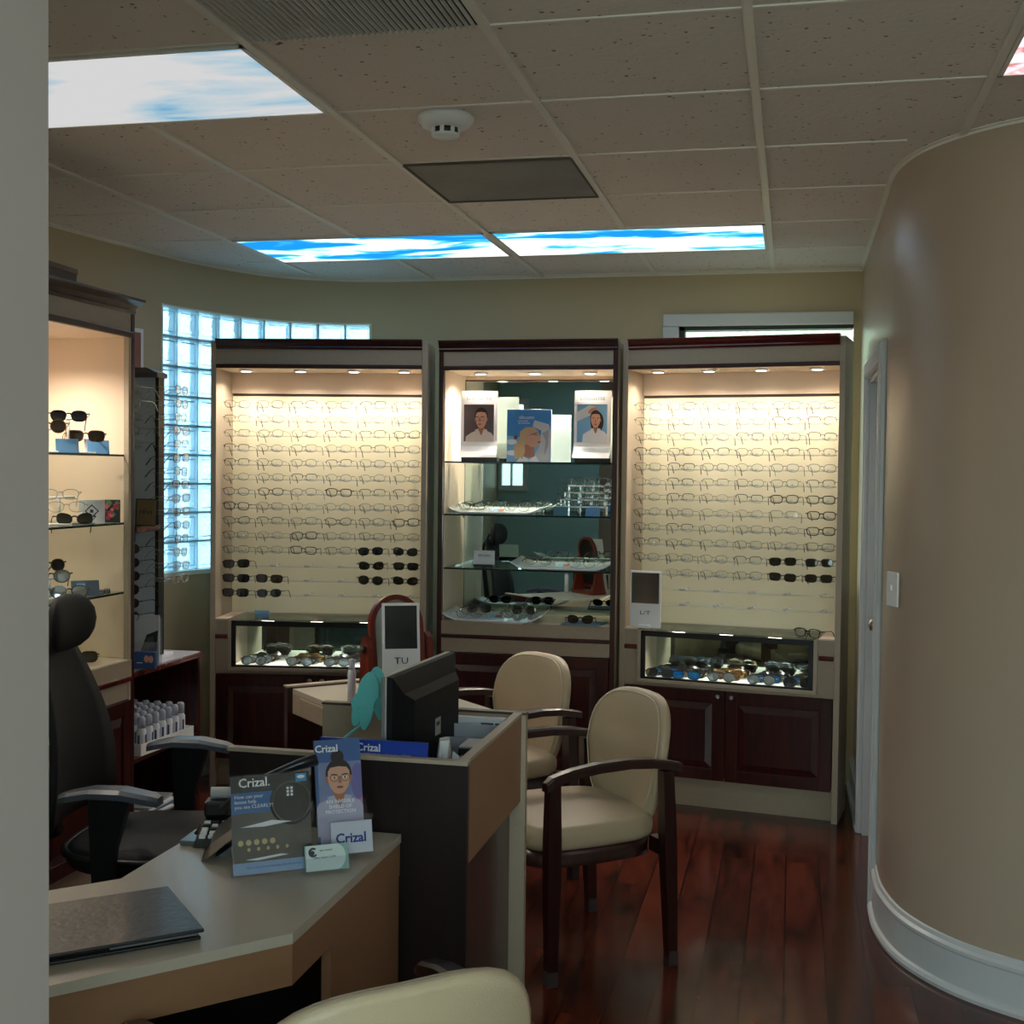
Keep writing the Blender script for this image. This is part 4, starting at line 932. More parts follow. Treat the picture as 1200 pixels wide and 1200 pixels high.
# ================================================================= GUEST CHAIRS
def guest_chair(label):
    t=thing('guest_chair',label,'chair',group='cream armchairs with dark wood frames')
    # seat
    out=[]
    for i in range(36):
        a=2*PI*i/36; c,s_=math.cos(a),math.sin(a); p=4.2
        x=.256*math.copysign(abs(c)**(2/p),c); y=.252*math.copysign(abs(s_)**(2/p),s_)
        if y>0: x*=.97
        out.append((x,y-.005))
    b=MB(); b.slab(out,.078,CREAM,T(0,-.015,.405),r=.028,crown=.010); b.build('seat',t)
    # apron
    b=MB(); oa=[(x*.95,y*.95-.015) for x,y in out]; ob=[(x*.88,y*.88-.015) for x,y in out]
    b.rings([[(x,y,.355) for x,y in oa],[(x,y,.408) for x,y in oa],[(x,y,.408) for x,y in ob],[(x,y,.355) for x,y in ob],[(x,y,.355) for x,y in oa]],CHW,cap=False); b.build('seat_frame',t)
    # back: rounded shield, leaning
    def bo(ins):
        o=[]
        for i in range(40):
            a=2*PI*i/40; c,s_=math.cos(a),math.sin(a); p=3.0 if s_>0 else 4.5
            x=math.copysign(abs(c)**(2/p),c); z=math.copysign(abs(s_)**(2/p),s_)
            w=.245 if z>0 else .245-.05*(-z)
            o.append(((w-ins)*x,(.218-ins)*z+.208))
        return o
    Mb=T(0,.205,.435)@RX(-9)
    prof=[(.010,0),(.0,.008),(0,.020),(.004,.030),(.014,.038),(.05,.043),(.12,.046),(.195,.047)]
    rs=[]
    for ins,y in prof:
        rs.append([(x,.03-y+ .05*(x/.24)**2*-1+.01,z) for x,z in bo(ins)])
    b=MB(); b.rings(rs,CREAM,Mb); back=b.build('backrest',t)
    b=MB(); path=[(x,.02-.05*(x/.24)**2-.004+.012,z) for x,z in bo(.003)]; b.tube(path,.0035,CREAM2,Mb,n=6,closed=True); b.build('piping',back)
    b=MB(); path=[(x*.96,.05-.05*(x/.24)**2-.004-.070+.0,z) for x,z in bo(.012)]; b.tube([(x,-.005-.05*(x/.24)**2,z) for x,z in bo(.015)],.0025,CREAM2,Mb,n=6,closed=True); b.build('piping',back)
    for s in (-1,1):
        # legs taper, armrest sweeps from the front leg to behind the back
        for nm,y0,y1,zt in (('leg',-.205,-.215,.635),('leg',.205,.235,.640)):
            b=MB(); rs=[]
            for z,hw in ((0,.0155),(.06,.017),(.36,.022),(.46,.022),(zt,.019)):
                u=z/zt; X=s*.272; Y=y0+(y1-y0)*(1-u) if y0>0 else y0
                rs.append([(X-hw,Y-hw,z),(X+hw,Y-hw,z),(X+hw,Y+hw,z),(X-hw,Y+hw,z)])
            b.rings(rs,CHW,smooth=False); l=b.build(nm,t)
            f=MB(); X=s*.272; Y=y1 if y0>0 else y0; f.box(X-.0175,X+.0175,Y-.0175,Y+.0175,0,.048,mat('leg_sock',(58,46,44),.7)); f.build('foot_cap',l)
        b=MB(); rs=[]
        P=[(-.236,.626,.020),(-.215,.643,.024),(-.14,.662,.026),(-.05,.672,.027),(.06,.675,.026),(.15,.668,.024),(.22,.655,.021),(.262,.645,.018)]
        for y,z,hw in P:
            X=s*(.272+.006*math.cos((y+.26)*5)); rs.append([(X-hw,y,z-.013),(X+hw,y,z-.013),(X+hw*.95,y,z+.009),(X+hw*.6,y,z+.015),(X-hw*.6,y,z+.015),(X-hw*.95,y,z+.009)])
        b.rings(rs,CHW,smooth=False); b.build('armrest',t)
        b=MB(); b.box(min(s*.19,s*.262),max(s*.19,s*.262),.195,.225,.36,.41,CHW); b.box(min(s*.205,s*.262),max(s*.205,s*.262),.222,.244,.50,.54,CHW); b.build('bracket',t)
    return t
ch1=guest_chair('cream armchair in the middle of the floor, in front of the right cabinet')
ch1.location=(-.713,4.115,0); ch1.rotation_euler=(0,0,R(-52.3))
ch2=dup(ch1,(-1.18,4.83,0),(0,0,R(-42)),'cream armchair behind the monitor enclosure, the farther of the pair')
ch3=dup(ch1,(-.728,1.94,0),(0,0,R(-137)),'cream chair back nearest the camera, cut off by the picture bottom edge')

# ================================================================= FRONT DESK
TOPD=mat('desk_laminate',(196,186,170),.33,var=.02,scale=80,coat=.15); SIDED=mat('desk_side_laminate',(152,113,83),.45,var=.02,scale=60)
def prism_part(name,parent,pts,z0,z1,m):
    b=MB(); b.prism(pts,z0,z1,m); return b.build(name,parent)
t=thing('reception_desk','beige angled front desk with tan apron, closest desk to the camera','desk',(-1.1,2.4,0))
DP=[(-.885,2.133),(-.885,2.785),(-1.35,2.785),(-1.35,2.33),(-1.99,1.68),(-1.53,1.44)]
loc=lambda P:[(x+1.1,y-2.4) for x,y in P]
prism_part('top',t,loc(DP),.725,.745,TOPD)
b=MB(); b.prism(loc([(-.887,2.136),(-.887,2.783),(-.907,2.783),(-.907,2.144)]),.646,.7248,SIDED); b.prism(loc([(-.887,2.136),(-.907,2.144),(-1.54,1.475),(-1.528,1.458)]),.646,.7248,SIDED); b.build('apron',t)
prism_part('end_panel',t,loc([(-.889,2.34),(-.889,2.783),(-.909,2.783),(-.909,2.34)]),0,.6458,SIDED)
prism_part('support_panel',t,loc([(-1.33,2.36),(-1.31,2.36),(-1.31,2.78),(-1.33,2.78)]),0,.7248,DARK2)
prism_part('support_panel',t,loc([(-1.88,1.74),(-1.86,1.72),(-1.56,1.52),(-1.58,1.52)]),0,.7248,DARK2)

# enclosure behind it
t=thing('monitor_enclosure','tall dark walnut enclosure with tan side panel behind the front desk','desk',(-1.0,3.1,0))
b=MB(); b.box(-.33,.27,-.30,-.28,0,.912,DARK2); b.box(-.335,.272,-.302,-.278,.912,.922,BEIGE,b=.001); b.build('front_panel',t)
b=MB(); b.box(.245,.265,-.28,.32,.67,.912,SIDED); b.box(.243,.267,-.278,.32,.912,.922,BEIGE,b=.001); b.build('side_panel',t)
b=MB(); b.box(-.33,.278,.32,.345,0,.915,BEIGE); b.box(-.332,.280,.318,.347,.915,.922,mat('edge_band_dark',(74,62,54),.4)); b.build('back_panel',t)
b=MB(); b.box(-.31,.24,-.28,.32,.70,.72,BEIGE); b.build('worktop',t)
b=MB(); b.box(-.05,.235,-.27,.315,.03,.70,DARK); 
b.build('pedestal',t)
b=MB(); b.box(-.33,-.31,-.28,.32,0,.70,DARK2); b.build('support_panel',t)

t=thing('monitor','black computer monitor seen from behind, standing in the walnut enclosure','monitor',(-.948,3.13,.7205),R(-4.2))
b=MB(); b.box(-.012,.004,-.232,.232,.075,.375,mat('silver_bezel',(150,148,146),.35,.4),b=.004); b.build('bezel',t)
b=MB(); b.box(-.0135,-.0115,-.222,.222,.088,.362,BLACKG); b.build('screen',t)
b=MB(); y=.232
def rr(h,zc,dz,x): return [(x,-h,zc-dz),(x,h,zc-dz),(x,h,zc+dz),(x,-h,zc+dz)]
b.rings([rr(.231,.225,.149,.004),rr(.229,.225,.147,.018),rr(.190,.215,.112,.034),rr(.165,.210,.098,.052)],mat('monitor_shell',(14,15,18),.55,spec=.25),smooth=False); b.build('back_shell',t)
b=MB(); b.box(.0525,.0535,-.02,.02,.19,.235,mat('sticker_silver',(168,166,160),.35),b=.0003); b.box(.0535,.054,-.012,.010,.215,.225,BLACK); b.build('sticker',t)
b=MB(); b.box(.02,.05,-.035,.035,.01,.16,BLACK,b=.006); b.build('neck',t)
b=MB(); b.slab(rrect(.18,.22,.05,cx=.02),.014,BLACK,r=.004); b.build('base',t)
t=thing('promo_strip','long blue card strip lettered Crizal along the enclosure front','sign',(-.972,2.838,.72))
b=MB(); b.box(-.135,.135,-.006,.006,0,.232,mat('crizal_blue',(28,62,164),.4)); b.build('card',t)
text('lettering','Crizal',.026,PW,t,(-.012,-.0068,.214),bold=.0004); text('lettering','the no.1 lens recommended by eye care professionals worldwide',.0072,PW,t,(-.0,-.0068,.1995))
t=thing('paper_sorter','grey stepped paper sorter inside the walnut enclosure','paper sorter',(-.84,3.22,.7205))
b=MB(); SG=mat('sorter_grey',(150,154,164),.4)
for k in range(5): b.box(-.10,.085,-.10+.034*k,-.094+.034*k,0,.075+.030*k,SG,b=.002); b.box(-.098,.083,-.094+.034*k,-.070+.034*k,0,.06+.030*k,PAPER)
b.build('tray_stack',t)
b=MB(); b.box(-.10,.085,.07,.195/2,0,.206,mat('sorter_light',(186,188,194),.4)); b.build('back_box',t)
b=MB(); b.box(.02,.055,.0694,.0700,.188,.194,INK); b.box(.060,.070,.0694,.0700,.188,.194,INK); b.build('printed_mark',t)
t=thing('terminal_box','small black box beside the paper sorter','box',(-.785,3.10,.7205)); b=MB(); b.box(-.035,.03,-.05,.05,0,.175,BLACK,b=.004); b.build('body',t); b=MB(); b.box(-.033,.028,-.05,.05,.176,.18,SG); b.build('lid',t)
t=thing('tissue','crumpled white paper sticking up beside the monitor foot','paper',(-.857,2.99,.7205))
b=MB(); rf=random.Random(8); rs=[]
for k in range(6):
    rs.append([( (.035-.004*k)*math.cos(a*2*PI/9)*rf.uniform(.6,1.2)+.004*k,(.028)*math.sin(a*2*PI/9)*rf.uniform(.6,1.2),.0+.042*k) for a in range(9)])
b.rings(rs,PAPER,smooth=False); b.build('sheet',t)
t=thing('red_pen','red pen standing at the front corner of the enclosure','pen',(-.868,2.86,.7205)); b=MB(); b.lathe([(0,0),(.004,0),(.004,.15),(.0055,.15),(.0055,.195),(.004,.20),(0,.20)],mat('pen_red',(200,50,30),.3),RX(-3),n=10); b.build('barrel',t)
t=thing('folded_note','folded white note leaning at the enclosure side panel','paper',(-.80,2.93,.7205)); b=MB(); b.poly([(-.035,0,0),(.035,-.02,0),(.02,-.01,.185),(0,.0,.195)],PAPER); b.poly([(.035,-.02,0),(.04,.03,0),(.02,.01,.185),(.02,-.01,.185)],PAPER); b.build('sheet',t)
# gooseneck gadget
TQ=mat('turquoise_plastic',(112,208,208),.35)
t=thing('gooseneck_fan','turquoise plastic three-bladed desk fan head on a bent neck','fan',(-1.150,3.14,.7205))
t.scale=(.8,.9,.90)
b=MB(); b.slab(rrect(.12,.08,.035),.125,mat('white_box',(206,214,214),.5),r=.004); b.build('plinth',t)
b=MB(); b.slab(rrect(.10,.07,.034),.022,TQ,T(0,0,.125),r=.008,crown=.005); b.build('base',t)
b=MB(); P=[(-.05,0,.135),(-.03,-.005,.165),(.01,-.01,.195),(.05,-.01,.225),(.075,-.005,.265),(.083,0,.29)]; b.tube(P,.0045,TQ,n=8); b.build('neck',t)
for x,z,a,w,h,dy in ((.080,.300,8,.052,.175,-.022),(.105,.318,-6,.045,.16,.012),(.045,.275,22,.045,.120,.004)):
    b=MB(); o=[]
    for i in range(24):
        q=2*PI*i/24; zz=math.sin(q); ww=(.78 if zz>0 else .5)*w*(1 if abs(zz)<.8 else .95); o.append((ww*math.cos(q)*1.0,h/2*zz))
    b.slab(o,.010,TQ,T(x,dy,z)@RY(a)@RX(90),r=.003); bl=b.build('blade',t)
    c=MB(); c.box(-w*.6,w*.6,-.013,-.010,-.002,.002,TQ,T(x,dy,z-.02)@RY(a)); c.build('ridge',bl)

# dispensing table beyond (turned 45 degrees), with arch mirror
t=thing('dispensing_table','beige drawer table set at an angle behind the monitor','table',(-1.857,4.46,0),R(-45))
b=MB(); b.box(0,.93,0,.455,.742,.76,TOPD,b=.001); b.build('top',t)
b=MB(); b.box(0,.93,.0,.018,.665,.7418,BEIGE); b.box(0,.018,.018,.455,.665,.7418,BEIGE); b.box(0,.93,.437,.455,.665,.7418,BEIGE); b.build('apron',t)
b=MB(); b.box(.085,.46,-.008,0,.669,.735,BEIGE_D,b=.001); b.build('drawer',t)
b=MB(); b.box(-.035,-.001,-.02,.475,0,.765,DARK); b.box(-.038,.0,-.022,.477,.765,.771,BEIGE); b.build('end_panel',t)
b=MB(); b.box(.88,.92,.04,.42,0,.742,DARK); b.build('leg_panel',t)
MR=wood('mirror_wood',(92,26,18),(130,42,26),.28,.4)
t=thing('arch_mirror','red wood arched tilting mirror on the angled table','mirror',(-1.36,4.215,.7605),R(48))
b=MB(); b.slab(rrect(.27,.13,.02),.022,MR,r=.005); b.build('base',t)
for s in (-1,1):
    b=MB(); xs=s*.122; b.rings([[(xs-.010,-y,z),(xs+.010,-y,z),(xs+.010,y,z),(xs-.010,y,z)] for y,z in ((.055,.02),(.045,.05),(.032,.12),(.030,.22),(.022,.245),(.0,.262))],MR,smooth=False); o=b.build('post',t)
    k=MB(); k.lathe([(0,0),(.014,.0),(.014,.008),(0,.012)],BLACK,T(xs+s*.010,0,.215)@RY(90*s),n=12); k.build('knob',o)
def arch(w,h,z0): return [(-w,z0),(w,z0)]+[(w*math.cos(a*PI/16),z0+h-w+w*math.sin(a*PI/16)) for a in range(17)]
Mm=T(0,0,.21)@RX(-8)
b=MB(); a0=arch(.108,.36,-.17); a1=arch(.088,.322,-.15); n=len(a0)
b.rings([[(x,-.010,z) for x,z in a0],[(x,.010,z) for x,z in a0],[(x,.010,z) for x,z in a1],[(x,-.010,z) for x,z in a1],[(x,-.010,z) for x,z in a0]],MR,Mm,cap=False,smooth=False); b.build('frame',t)
b=MB(); b.poly([(x,-.004,z) for x,z in a1],MIRROR,Mm); b.poly([(x,.004,z) for x,z in a1][::-1],BLACK,Mm); b.build('mirror_glass',t)
t=thing('reflection_panel','white-edged panel standing in for a reflection in the arched mirror','mirror',(-1.300,4.09,.7605),R(24),)  # solid panel in place of a reflection, hence the reversed letters
Mh=T(0,0,.0)@RX(-12)
b=MB(); b.box(-.066,.066,-.004,.004,.0,.385,WHITE,Mh,b=.003); b.build('frame',t)
b=MB(); b.box(-.056,.056,-.0055,-.0042,.225,.375,BLACKG,Mh); b.build('mirror_glass',t)
text('lettering','TU',.032,INK,t,(0,-.0060+.0375,.18),(R(78),0,0),sx=1.2)
t=thing('spray_bottle','slim white lens spray bottle at the left foot of the arched mirror','bottle',(-1.52,4.19,.7605)); b=MB(); b.lathe([(0,0),(.015,0),(.015,.12),(.009,.135),(0,.135)],BOT,n=14); b.build('body',t); b=MB(); b.lathe([(0,.13),(.012,.13),(.012,.165),(0,.17)],CAPM,n=12); b.build('cap',t)
t=thing('cable_stub','white cable end hanging behind the monitor on the angled table','cable',(-1.13,4.12,.7605)); b=MB(); b.tube([(0,0,.0),(.01,0,.03),(-.01,0,.06),(-.03,0,.10)],.006,WHITE,n=8); b.tube([(.0,0,0),(-.03,0,.04),(-.045,.01,.09)],.005,WHITE,n=8); b.build('cord',t)

# ================================================================= DESK ITEMS
t=thing('padfolio','black leather padfolio lying on the front desk','folder',(-1.22,2.06,.7455),R(42))
b=MB(); LEA=mat('black_leather',(28,30,34),.38,coat=.2,bump=.35,bscale=60,var=.15,scale=9)
b.box(-.16,.145,-.13,.135,.014,.021,LEA,b=.003); b.build('cover',t); b=MB(); b.box(-.155,.14,-.125,.13,0,.006,LEA,b=.002); b.build('back_cover',t); b=MB(); b.box(-.15,.132,-.117,.124,.006,.014,BLACKG); b.box(-.02,.134,-.121,-.117,.008,.012,mat('page_grey',(110,112,116),.4)); b.build('pages',t)
# desk phone: wedge stand seen from behind, handset on top
t=thing('desk_phone','black desk phone tilted on its stand, handset on top','telephone',(-1.130,2.545,.7455),R(22))
t.scale=(1.12,.8,1.04)
NAVY=mat('phone_black',(22,26,34),.35,coat=.2)
b=MB(); b.rings([[(-.115,-.03,.0),(-.10,-.05,.012),(.085,.0,.150),(.095,.02,.168),(.085,.045,.160),(-.10,.02,.025),(-.11,.0,.0)],[(-.115,.14,.0),(-.10,.12,.012),(.085,.17,.150),(.095,.18,.168),(.085,.205,.160),(-.10,.18,.025),(-.11,.17,.0)]],NAVY,smooth=False); b.build('body',t)
b=MB(); b.rings([[(-.09,0,0),(.07,0,0),(.07,.12,0),(-.09,.12,0)],[(-.08,.01,.012),(.05,.01,.10),(.05,.12,.10),(-.08,.12,.012)]],NAVY,smooth=False); b.build('stand',t)
b=MB(); b.tube([(-.07,-.02,.105),(-.03,-.03,.148),(.02,-.03,.178),(.07,-.025,.198),(.105,-.02,.208)],[.018,.015,.013,.016,.019],NAVY,n=10,flat=(1.3,.7)); b.build('handset',t)
# adding machine
t=thing('adding_machine','black printing calculator with white keys behind the desk phone','calculator',(-1.268,2.66,.7455),R(16))
t.scale=(.72,.62,.8)
b=MB(); b.rings([[(-.085,-.14,0),(.085,-.14,0),(.085,.12,0),(-.085,.12,0)],[(-.08,-.135,.02),(.08,-.135,.02),(.08,.115,.062),(-.08,.115,.062)]],BLACK,smooth=False); b.box(-.08,.08,.03,.115,.05,.095,BLACK,b=.008); b.build('body',t)
b=MB(); b.tube([(-.065,.09,.112),(.065,.09,.112)],.016,PAPER,n=14); b.build('paper_roll',t)
b=MB()
for i in range(5):
    for k in range(5): b.box(-.07+.028*k,-.05+.028*k,-.125+.026*i,-.107+.026*i,.022+.0042*i,.032+.0042*i,WHITE if (i+k)%2==0 or i<2 else BLACK,b=.002)
b.build('key_block',t)
b=MB(); b.tube([(-.085+.004*math.cos(k*1.3)+.0*k,.02+.0055*k-.12,.03+.004*math.sin(k*1.3)) for k in range(34)],.0022,BLACK,n=5); b.build('coiled_cord',t)
t=thing('desk_tray','small grey metal tray edge at the back corner of the front desk','tray',(-1.325,2.62,.7455),R(5)); b=MB(); b.box(-.02,.025,-.05,.04,0,.012,mat('tray_metal',(120,124,124),.3,.6),b=.002); b.build('tray',t)
# acrylic signs
def acryl_sign(name,label,cat,loc,rz,w,h,lean):
    t=thing(name,label,cat,loc,R(rz)); return t,T(0,0,.004)@RX(lean)
SB=mat('sign_black',(24,24,26),.25,coat=.3); SBL=mat('sign_blue',(46,104,168),.35); SGR=mat('sign_taupe',(92,84,76),.35,var=.25,scale=30); SLB=mat('sign_pale_blue',(150,176,214),.4)
t,M_=acryl_sign('lens_sign','black Crizal lens sign in a leaning clear stand, beside the phone','sign',(-1.052,2.43,.7455),36,0,0,-12)
b=MB(); b.box(-.088,.088,.001,.004,0,.208,SACR,M_); b.box(-.088,.088,-.004,-.002,0,.208,SACR,M_); b.box(-.088,.088,.0,.07,-.001,.002,SACR); b.build('acrylic_stand',t)
b=MB(); b.box(-.084,.084,-.001,.0008,.003,.205,SB,M_)
W_,H_=.168,.202
draw(b,[(SGR,[(0,.12),(1,.12),(1,.62),(0,.62)]),(SLB,[(0,0),(1,0),(1,.12),(0,.12)]),(SBL,[(0,.62),(.72,.62),(.72,.83),(0,.83)]),(SB,ell(.76,.70,.28,.24)),(mat('lens_shine',(96,92,80),.2,coat=.4),ell(.76,.70,.25,.215)),(SB,ell(.76,.70,.235,.20))]
 +[(mat('glow_spots',(200,180,130),.5),ell(.10+.10*k,.32,.035,.03)) for k in range(5)]+[(MC['glow_spots'],ell(.2+.12*k,.25,.02,.02)) for k in range(5)]+[(PW,[(.1,.48),(.5,.53),(.75,.5),(.4,.47)]),(PW,[(.15,.15),(.6,.18),(.7,.165),(.3,.135)])]
 +[(PW,[(.70+.05*i,.76+.035*j),(.73+.05*i,.76+.035*j),(.73+.05*i,.785+.035*j),(.70+.05*i,.785+.035*j)]) for i in range(2) for j in range(3)]
 +[(mat('badge_blue',(60,140,190),.4),[(.82,.90),(.96,.90),(.96,.985),(.82,.985)]),(PW,ell(.89,.95,.05,.018))],W_,H_,-.0012,.00015,M=M_@T(0,0,.003)); b.build('print',t)
def mtext(body,size,m,M,parent,x,z,y=-.006,align='CENTER',bold=0,sx=1):
    P=M@T(x,y,z)@RX(90); o=text('lettering',body,size,m,parent,tuple(P.to_translation()),tuple(P.to_euler()),align,bold,sx=sx); return o
mtext('Crizal.',.026,PW,M_,t,-.035,.190,bold=.0004); mtext('How can your\nlenses help\nyou see CLEARLY?',.0105,PW,M_,t,-.078,.152,align='LEFT'); mtext('Ask us about lenses that stay clear all day long',.0062,SBL,M_,t,0,.017)
t,M_=acryl_sign('brochure_holder','clear holder with a tall Crizal brochure of a man in glasses','brochure holder',(-.958,2.585,.7455),34,0,0,-14)
b=MB(); b.box(-.062,.066,-.03,-.028,0,.085,SACR,M_); b.box(-.062,.066,.010,.012,0,.12,SACR,M_); b.box(-.064,-.062,-.03,.012,0,.085,SACR,M_); b.box(.066,.068,-.03,.012,0,.085,SACR,M_); b.box(-.062,.066,-.03,.07,-.002,.001,SACR); b.build('pocket',t)
b=MB(); b.box(-.052,.052,-.006,.003,.003,.252,mat('brochure_edge',(120,130,150),.4),M_)
BG=mat('brochure_bg',(122,132,176),.4,var=.25,scale=9); PK=mat('brochure_pink',(178,116,150),.4); LV=mat('brochure_lavender',(176,172,198),.4); IND=mat('brochure_blue',(56,92,150),.4)
draw(b,[(BG,FULL),(IND,[(0,.80),(1,.80),(1,1),(0,1)]),(IND,[(0,0),(.06,0),(.06,1),(0,1)]),(PK,ell(.12,.36,.14,.10)),(PK,ell(.98,.40,.16,.10)),(mat('brochure_violet',(108,100,160),.4),ell(.92,.62,.16,.16)),(LV,[(.05,0),(1,0),(1,.24),(.05,.24)])]
 +[(m,[(x,(z-.62)*.42+.66) for x,z in pts]) for m,pts in face(.50,.62,.30,HAIRD,True,turn=.06,bun=True,shirt=LV)],.104,.248,-.0064,.00008,M=M_@T(0,0,.004)); b.build('brochure',t)
mtext('Crizal',.022,PW,M_,t,-.026,.232,y=-.0105,bold=.0004); mtext('AN INVISIBLE\nSHIELD OF\nPROTECTION',.011,PW,M_,t,-.0,.105,y=-.0105,bold=.0002)
b=MB(); b.box(-.030,.062,-.036,-.0315,.004,.072,mat('insert_white',(196,200,216),.4),M_); b.build('insert_card',t); mtext('Crizal',.029,mat('crizal_ink',(38,58,140),.4),M_,t,.014,.036,y=-.0365,bold=.0008)
t=thing('business_card_holder','clear holder of pale green business cards in front of the brochure','card holder',(-.950,2.475,.7455),R(34))
M_=T(0,0,.004)@RX(-16)
b=MB(); b.box(-.05,.05,-.012,-.010,0,.028,SACR,M_); b.box(-.05,.05,.008,.010,0,.05,SACR,M_); b.box(-.05,.05,-.014,.045,-.002,.0,SACR); b.build('pocket',t)
b=MB(); b.box(-.046,.046,-.008,.005,.001,.054,mat('card_teal',(136,180,176),.45),M_); b.poly([(x,-.0084,z) for x,z in [(-.046,.002),(.02,.002)]+[(.02+.02*math.sin(a*PI/10),.028-.026*math.cos(a*PI/10)) for a in range(11)]+[(-.046,.054)]],mat('card_pale',(206,222,222),.45),M_)
for r0,r1,m in ((.010,.0055,INK),): 
    o=ell(-.030,.040,r0,r0); q=ell(-.029,.040,r1,r1)
    for i in range(3,20): b.poly([(o[i][0],-.0087,o[i][1]),(o[i+1][0],-.0087,o[i+1][1]),(q[i+1][0],-.0087,q[i+1][1]),(q[i][0],-.0087,q[i][1])],m,M_)
b.poly([(x,-.0088,z) for x,z in ell(-.031,.039,.0045,.0045)],INK,M_); b.build('card_stack',t)
mtext('eye center',.0065,INK,M_,t,-.002,.043,y=-.009); mtext('Office Hours 1-5 M',.006,INK,M_,t,-.006,.028,y=-.009)

# ================================================================= OFFICE CHAIR
t=thing('office_chair','black mesh office chair with headrest and grey-topped armrests','chair',(-1.925,3.50,0),R(98))
MESHB=mat('black_mesh',(16,17,20),.7,bump=.3,bscale=300); ARMT=mat('armrest_pad',(84,92,104),.38)
b=MB(); o=[]
for i in range(36):
    a=2*PI*i/36; c,s_=math.cos(a),math.sin(a); p=3; o.append((.262*math.copysign(abs(c)**(2/p),c),.285*math.copysign(abs(s_)**(2/p),s_)-.05))
b.slab(o,.07,MESHB,T(0,-.01,.405),r=.03,crown=-.008); b.build('seat',t)
b=MB(); b.tube([(x*1.01,y*1.01-.01,.455) for x,y in o],.012,BLACK,n=6,closed=True); b.build('seat_rim',t)
def backw(z): # half-width of the backrest by height
    return .225 if z<.25 else (.225-.10*((z-.25)/.32) if z<.57 else .115)
b=MB(); rs=[]
n=14
for i in range(n+1):
    z=.52+.56*i/n; u=i/n; w=.235*(1-.52*u**1.6)*(1 if u<.93 else .86); yy=.255+.04*math.sin(u*PI)*-1+.07*u
    if u<.05: w*=.9
    ring=[]
    for k in range(9):
        x=-w+2*w*k/8; ring.append((x,yy-.05*(x/.24)**2*1+.0,z))
    for k in range(8,-1,-1):
        x=-w+2*w*k/8; ring.append((x,yy-.05*(x/.24)**2+.018,z))
    rs.append(ring)
b.rings(rs,MESHB); b.build('backrest',t)
b=MB(); b.tube([(0,.30,.45),(0,.34,.60),(0,.37,.85),(0,.385,1.02),(0,.33,1.12)],[.03,.028,.022,.018,.014],BLACK,n=8,flat=(1.4,.7)); b.build('spine',t)
b=MB(); rs=[]
for i in range(9):
    a=-PI/2+PI*i/8; z=1.118+.088*math.sin(a); w=.150*math.cos(a)**.6 if abs(math.cos(a))>1e-3 else .004; ring=[]
    for k in range(20):
        q=2*PI*k/20; ring.append((w*math.cos(q),.275+.034*math.sin(q)*max(.1,math.cos(a))-.03*(w*math.cos(q)/.14)**2+.02*(z-1.115)*4*.2,z))
    rs.append(ring)
b.rings(rs,MESHB); b.build('headrest',t)
for s in (-1,1):
    b=MB(); rs=[]
    for y,z,hw in ((-.155,.668,.026),(-.13,.676,.040),(-.05,.690,.046),(.04,.690,.044),(.11,.676,.036),(.135,.668,.022)):
        X=s*.335; rs.append([(X-hw,y,z-.020),(X+hw,y,z-.020),(X+hw,y,z-.004),(X+hw*.6,y,z+.004),(X-hw*.6,y,z+.004),(X-hw,y,z-.004)])
    b.rings(rs,ARMT,smooth=False); ar=b.build('armrest',t)
    b=MB(); X=s*.335; b.rings([[(X-.016,-.07,.66),(X+.016,-.07,.66),(X+.016,.05,.66),(X-.016,.05,.66)],[(X-.014,-.03,.52),(X+.014,-.03,.52),(X+.014,.045,.52),(X-.014,.045,.52)],[(X-.012,-.02,.42),(X+.012,-.02,.42),(X+.012,.04,.42),(X-.012,.04,.42)]],BLACK,smooth=False)
    b.box(min(s*.12,X+s*.012),max(s*.12,X+s*.012),-.02,.04,.385,.415,BLACK,b=.004); b.build('arm_post',t)
b=MB(); b.lathe([(0,.10),(.035,.10),(.03,.14),(.022,.15),(.022,.37),(.06,.38),(.06,.405),(0,.405)],BLACK,n=16); b.build('gas_column',t)
for k in range(5):
    a=k*72; b=MB(); b.rings([[(-.022,.03,.085),(.022,.03,.085),(.022,.03,.13),(-.022,.03,.13)],[(-.014,.30,.062),(.014,.30,.062),(.014,.30,.088),(-.014,.30,.088)]],BLACK,RZ(a),smooth=False); l=b.build('base_leg',t)
    w=MB(); 
    for s in (-1,1): w.lathe([(0,-.009),(.028,-.009),(.028,.009),(0,.009)],BLACK,RZ(a)@T(s*.013,.29,.028)@RY(90),n=16)
    w.build('caster',l)

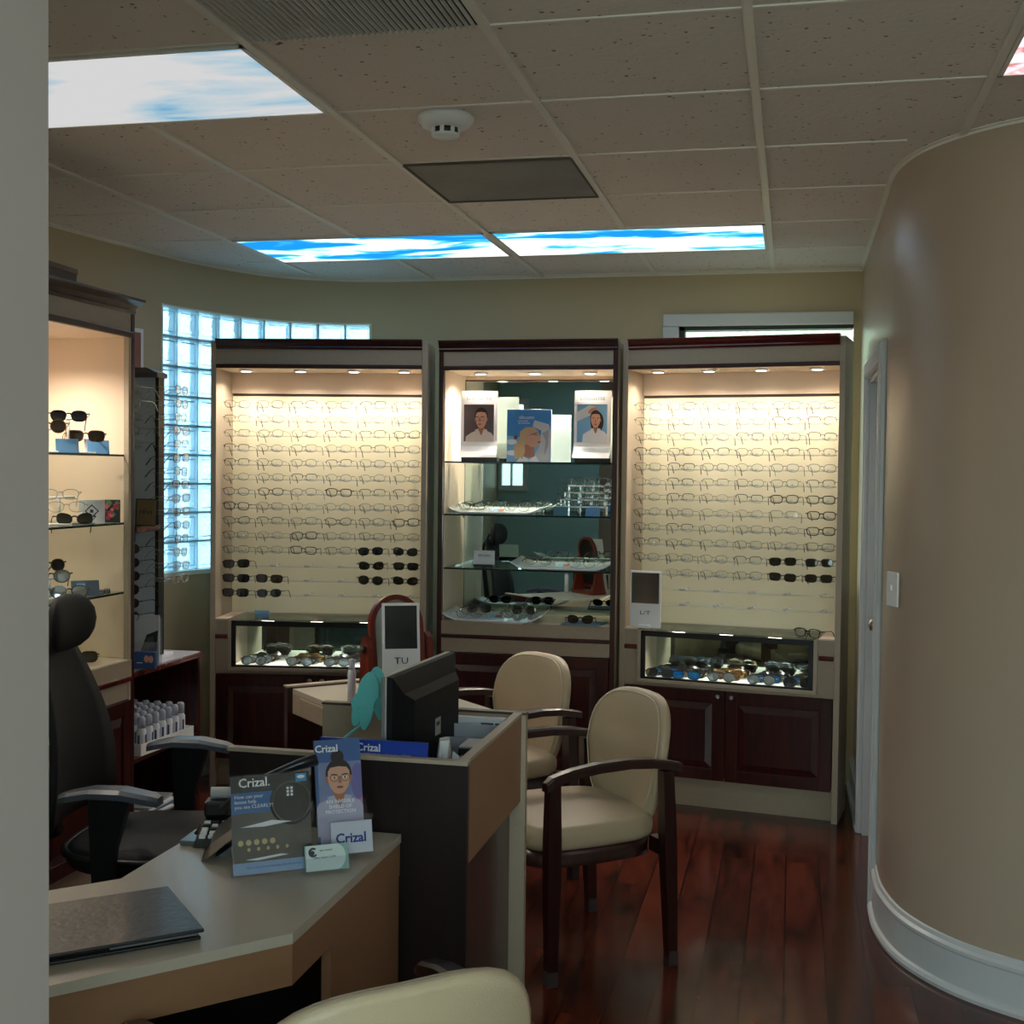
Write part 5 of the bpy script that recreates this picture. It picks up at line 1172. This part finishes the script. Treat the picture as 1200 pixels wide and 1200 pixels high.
# ================================================================= CAMERA, LIGHT
yaw,pit,rol=-.2212,-.0321,.0114
cy,sy=math.cos(yaw),math.sin(yaw);cp,sp=math.cos(pit),math.sin(pit);cr,sr=math.cos(rol),math.sin(rol)
fw=Vector((sy*cp,cy*cp,sp)); rt=Vector((cy,-sy,0)); up=rt.cross(fw)
r2=cr*rt+sr*up; u2=-sr*rt+cr*up
M=Matrix((r2,u2,-fw)).transposed().to_4x4(); M.translation=(0,0,1.6)
cam=bpy.data.cameras.new('camera'); co=bpy.data.objects.new('camera',cam); COL.objects.link(co); co.matrix_world=M
cam.sensor_width=36; cam.lens=1462/1200*36; cam.clip_start=.05; cam.clip_end=200; sc.camera=co
def area(name,loc,rot,sx,sy_,e,col):
    l=bpy.data.lights.new(name,'AREA'); l.shape='RECTANGLE'; l.size=sx; l.size_y=sy_; l.energy=e; l.color=col
    o=bpy.data.objects.new(name,l); COL.objects.link(o); o.location=loc; o.rotation_euler=rot; return o
w=bpy.data.worlds.new('world'); sc.world=w; w.use_nodes=True; nt=w.node_tree; bg=nt.nodes['Background']
N=nt.nodes; L_=nt.links
tc=N.new('ShaderNodeTexCoord'); sp=N.new('ShaderNodeSeparateXYZ'); L_.new(tc.outputs['Generated'],sp.inputs[0])
nz=N.new('ShaderNodeTexNoise'); nz.inputs['Scale'].default_value=6; nz.inputs['Detail'].default_value=5; L_.new(tc.outputs['Generated'],nz.inputs['Vector'])
ad=N.new('ShaderNodeMath'); ad.operation='MULTIPLY_ADD'; ad.inputs[1].default_value=.25; L_.new(nz.outputs['Fac'],ad.inputs[0]); L_.new(sp.outputs[2],ad.inputs[2])
cr=N.new('ShaderNodeValToRGB'); e=cr.color_ramp.elements; e[0].position=.06; e[0].color=(.30,.34,.34,1); e[1].position=.22; e[1].color=(.80,.91,1.0,1)
x=e.new(.13); x.color=(.60,.64,.64,1); x=e.new(.9); x.color=(.72,.87,1,1)
L_.new(ad.outputs[0],cr.inputs[0]); L_.new(cr.outputs[0],bg.inputs[0])
bg.inputs[1].default_value=2.1
area('fill_front',(.05,-.95,1.6),(R(90),0,0),2.6,1.45,13,(1.0,.95,.90))  # unseen fill light added outside the front window opening
vs=sc.view_settings; sc.display_settings.display_device='sRGB'; vs.view_transform='Standard'; vs.look='None'; vs.exposure=1.42; vs.gamma=1; vs.use_curve_mapping=False
sc.cycles.max_bounces=10; sc.cycles.transparent_max_bounces=24; sc.cycles.sample_clamp_indirect=6
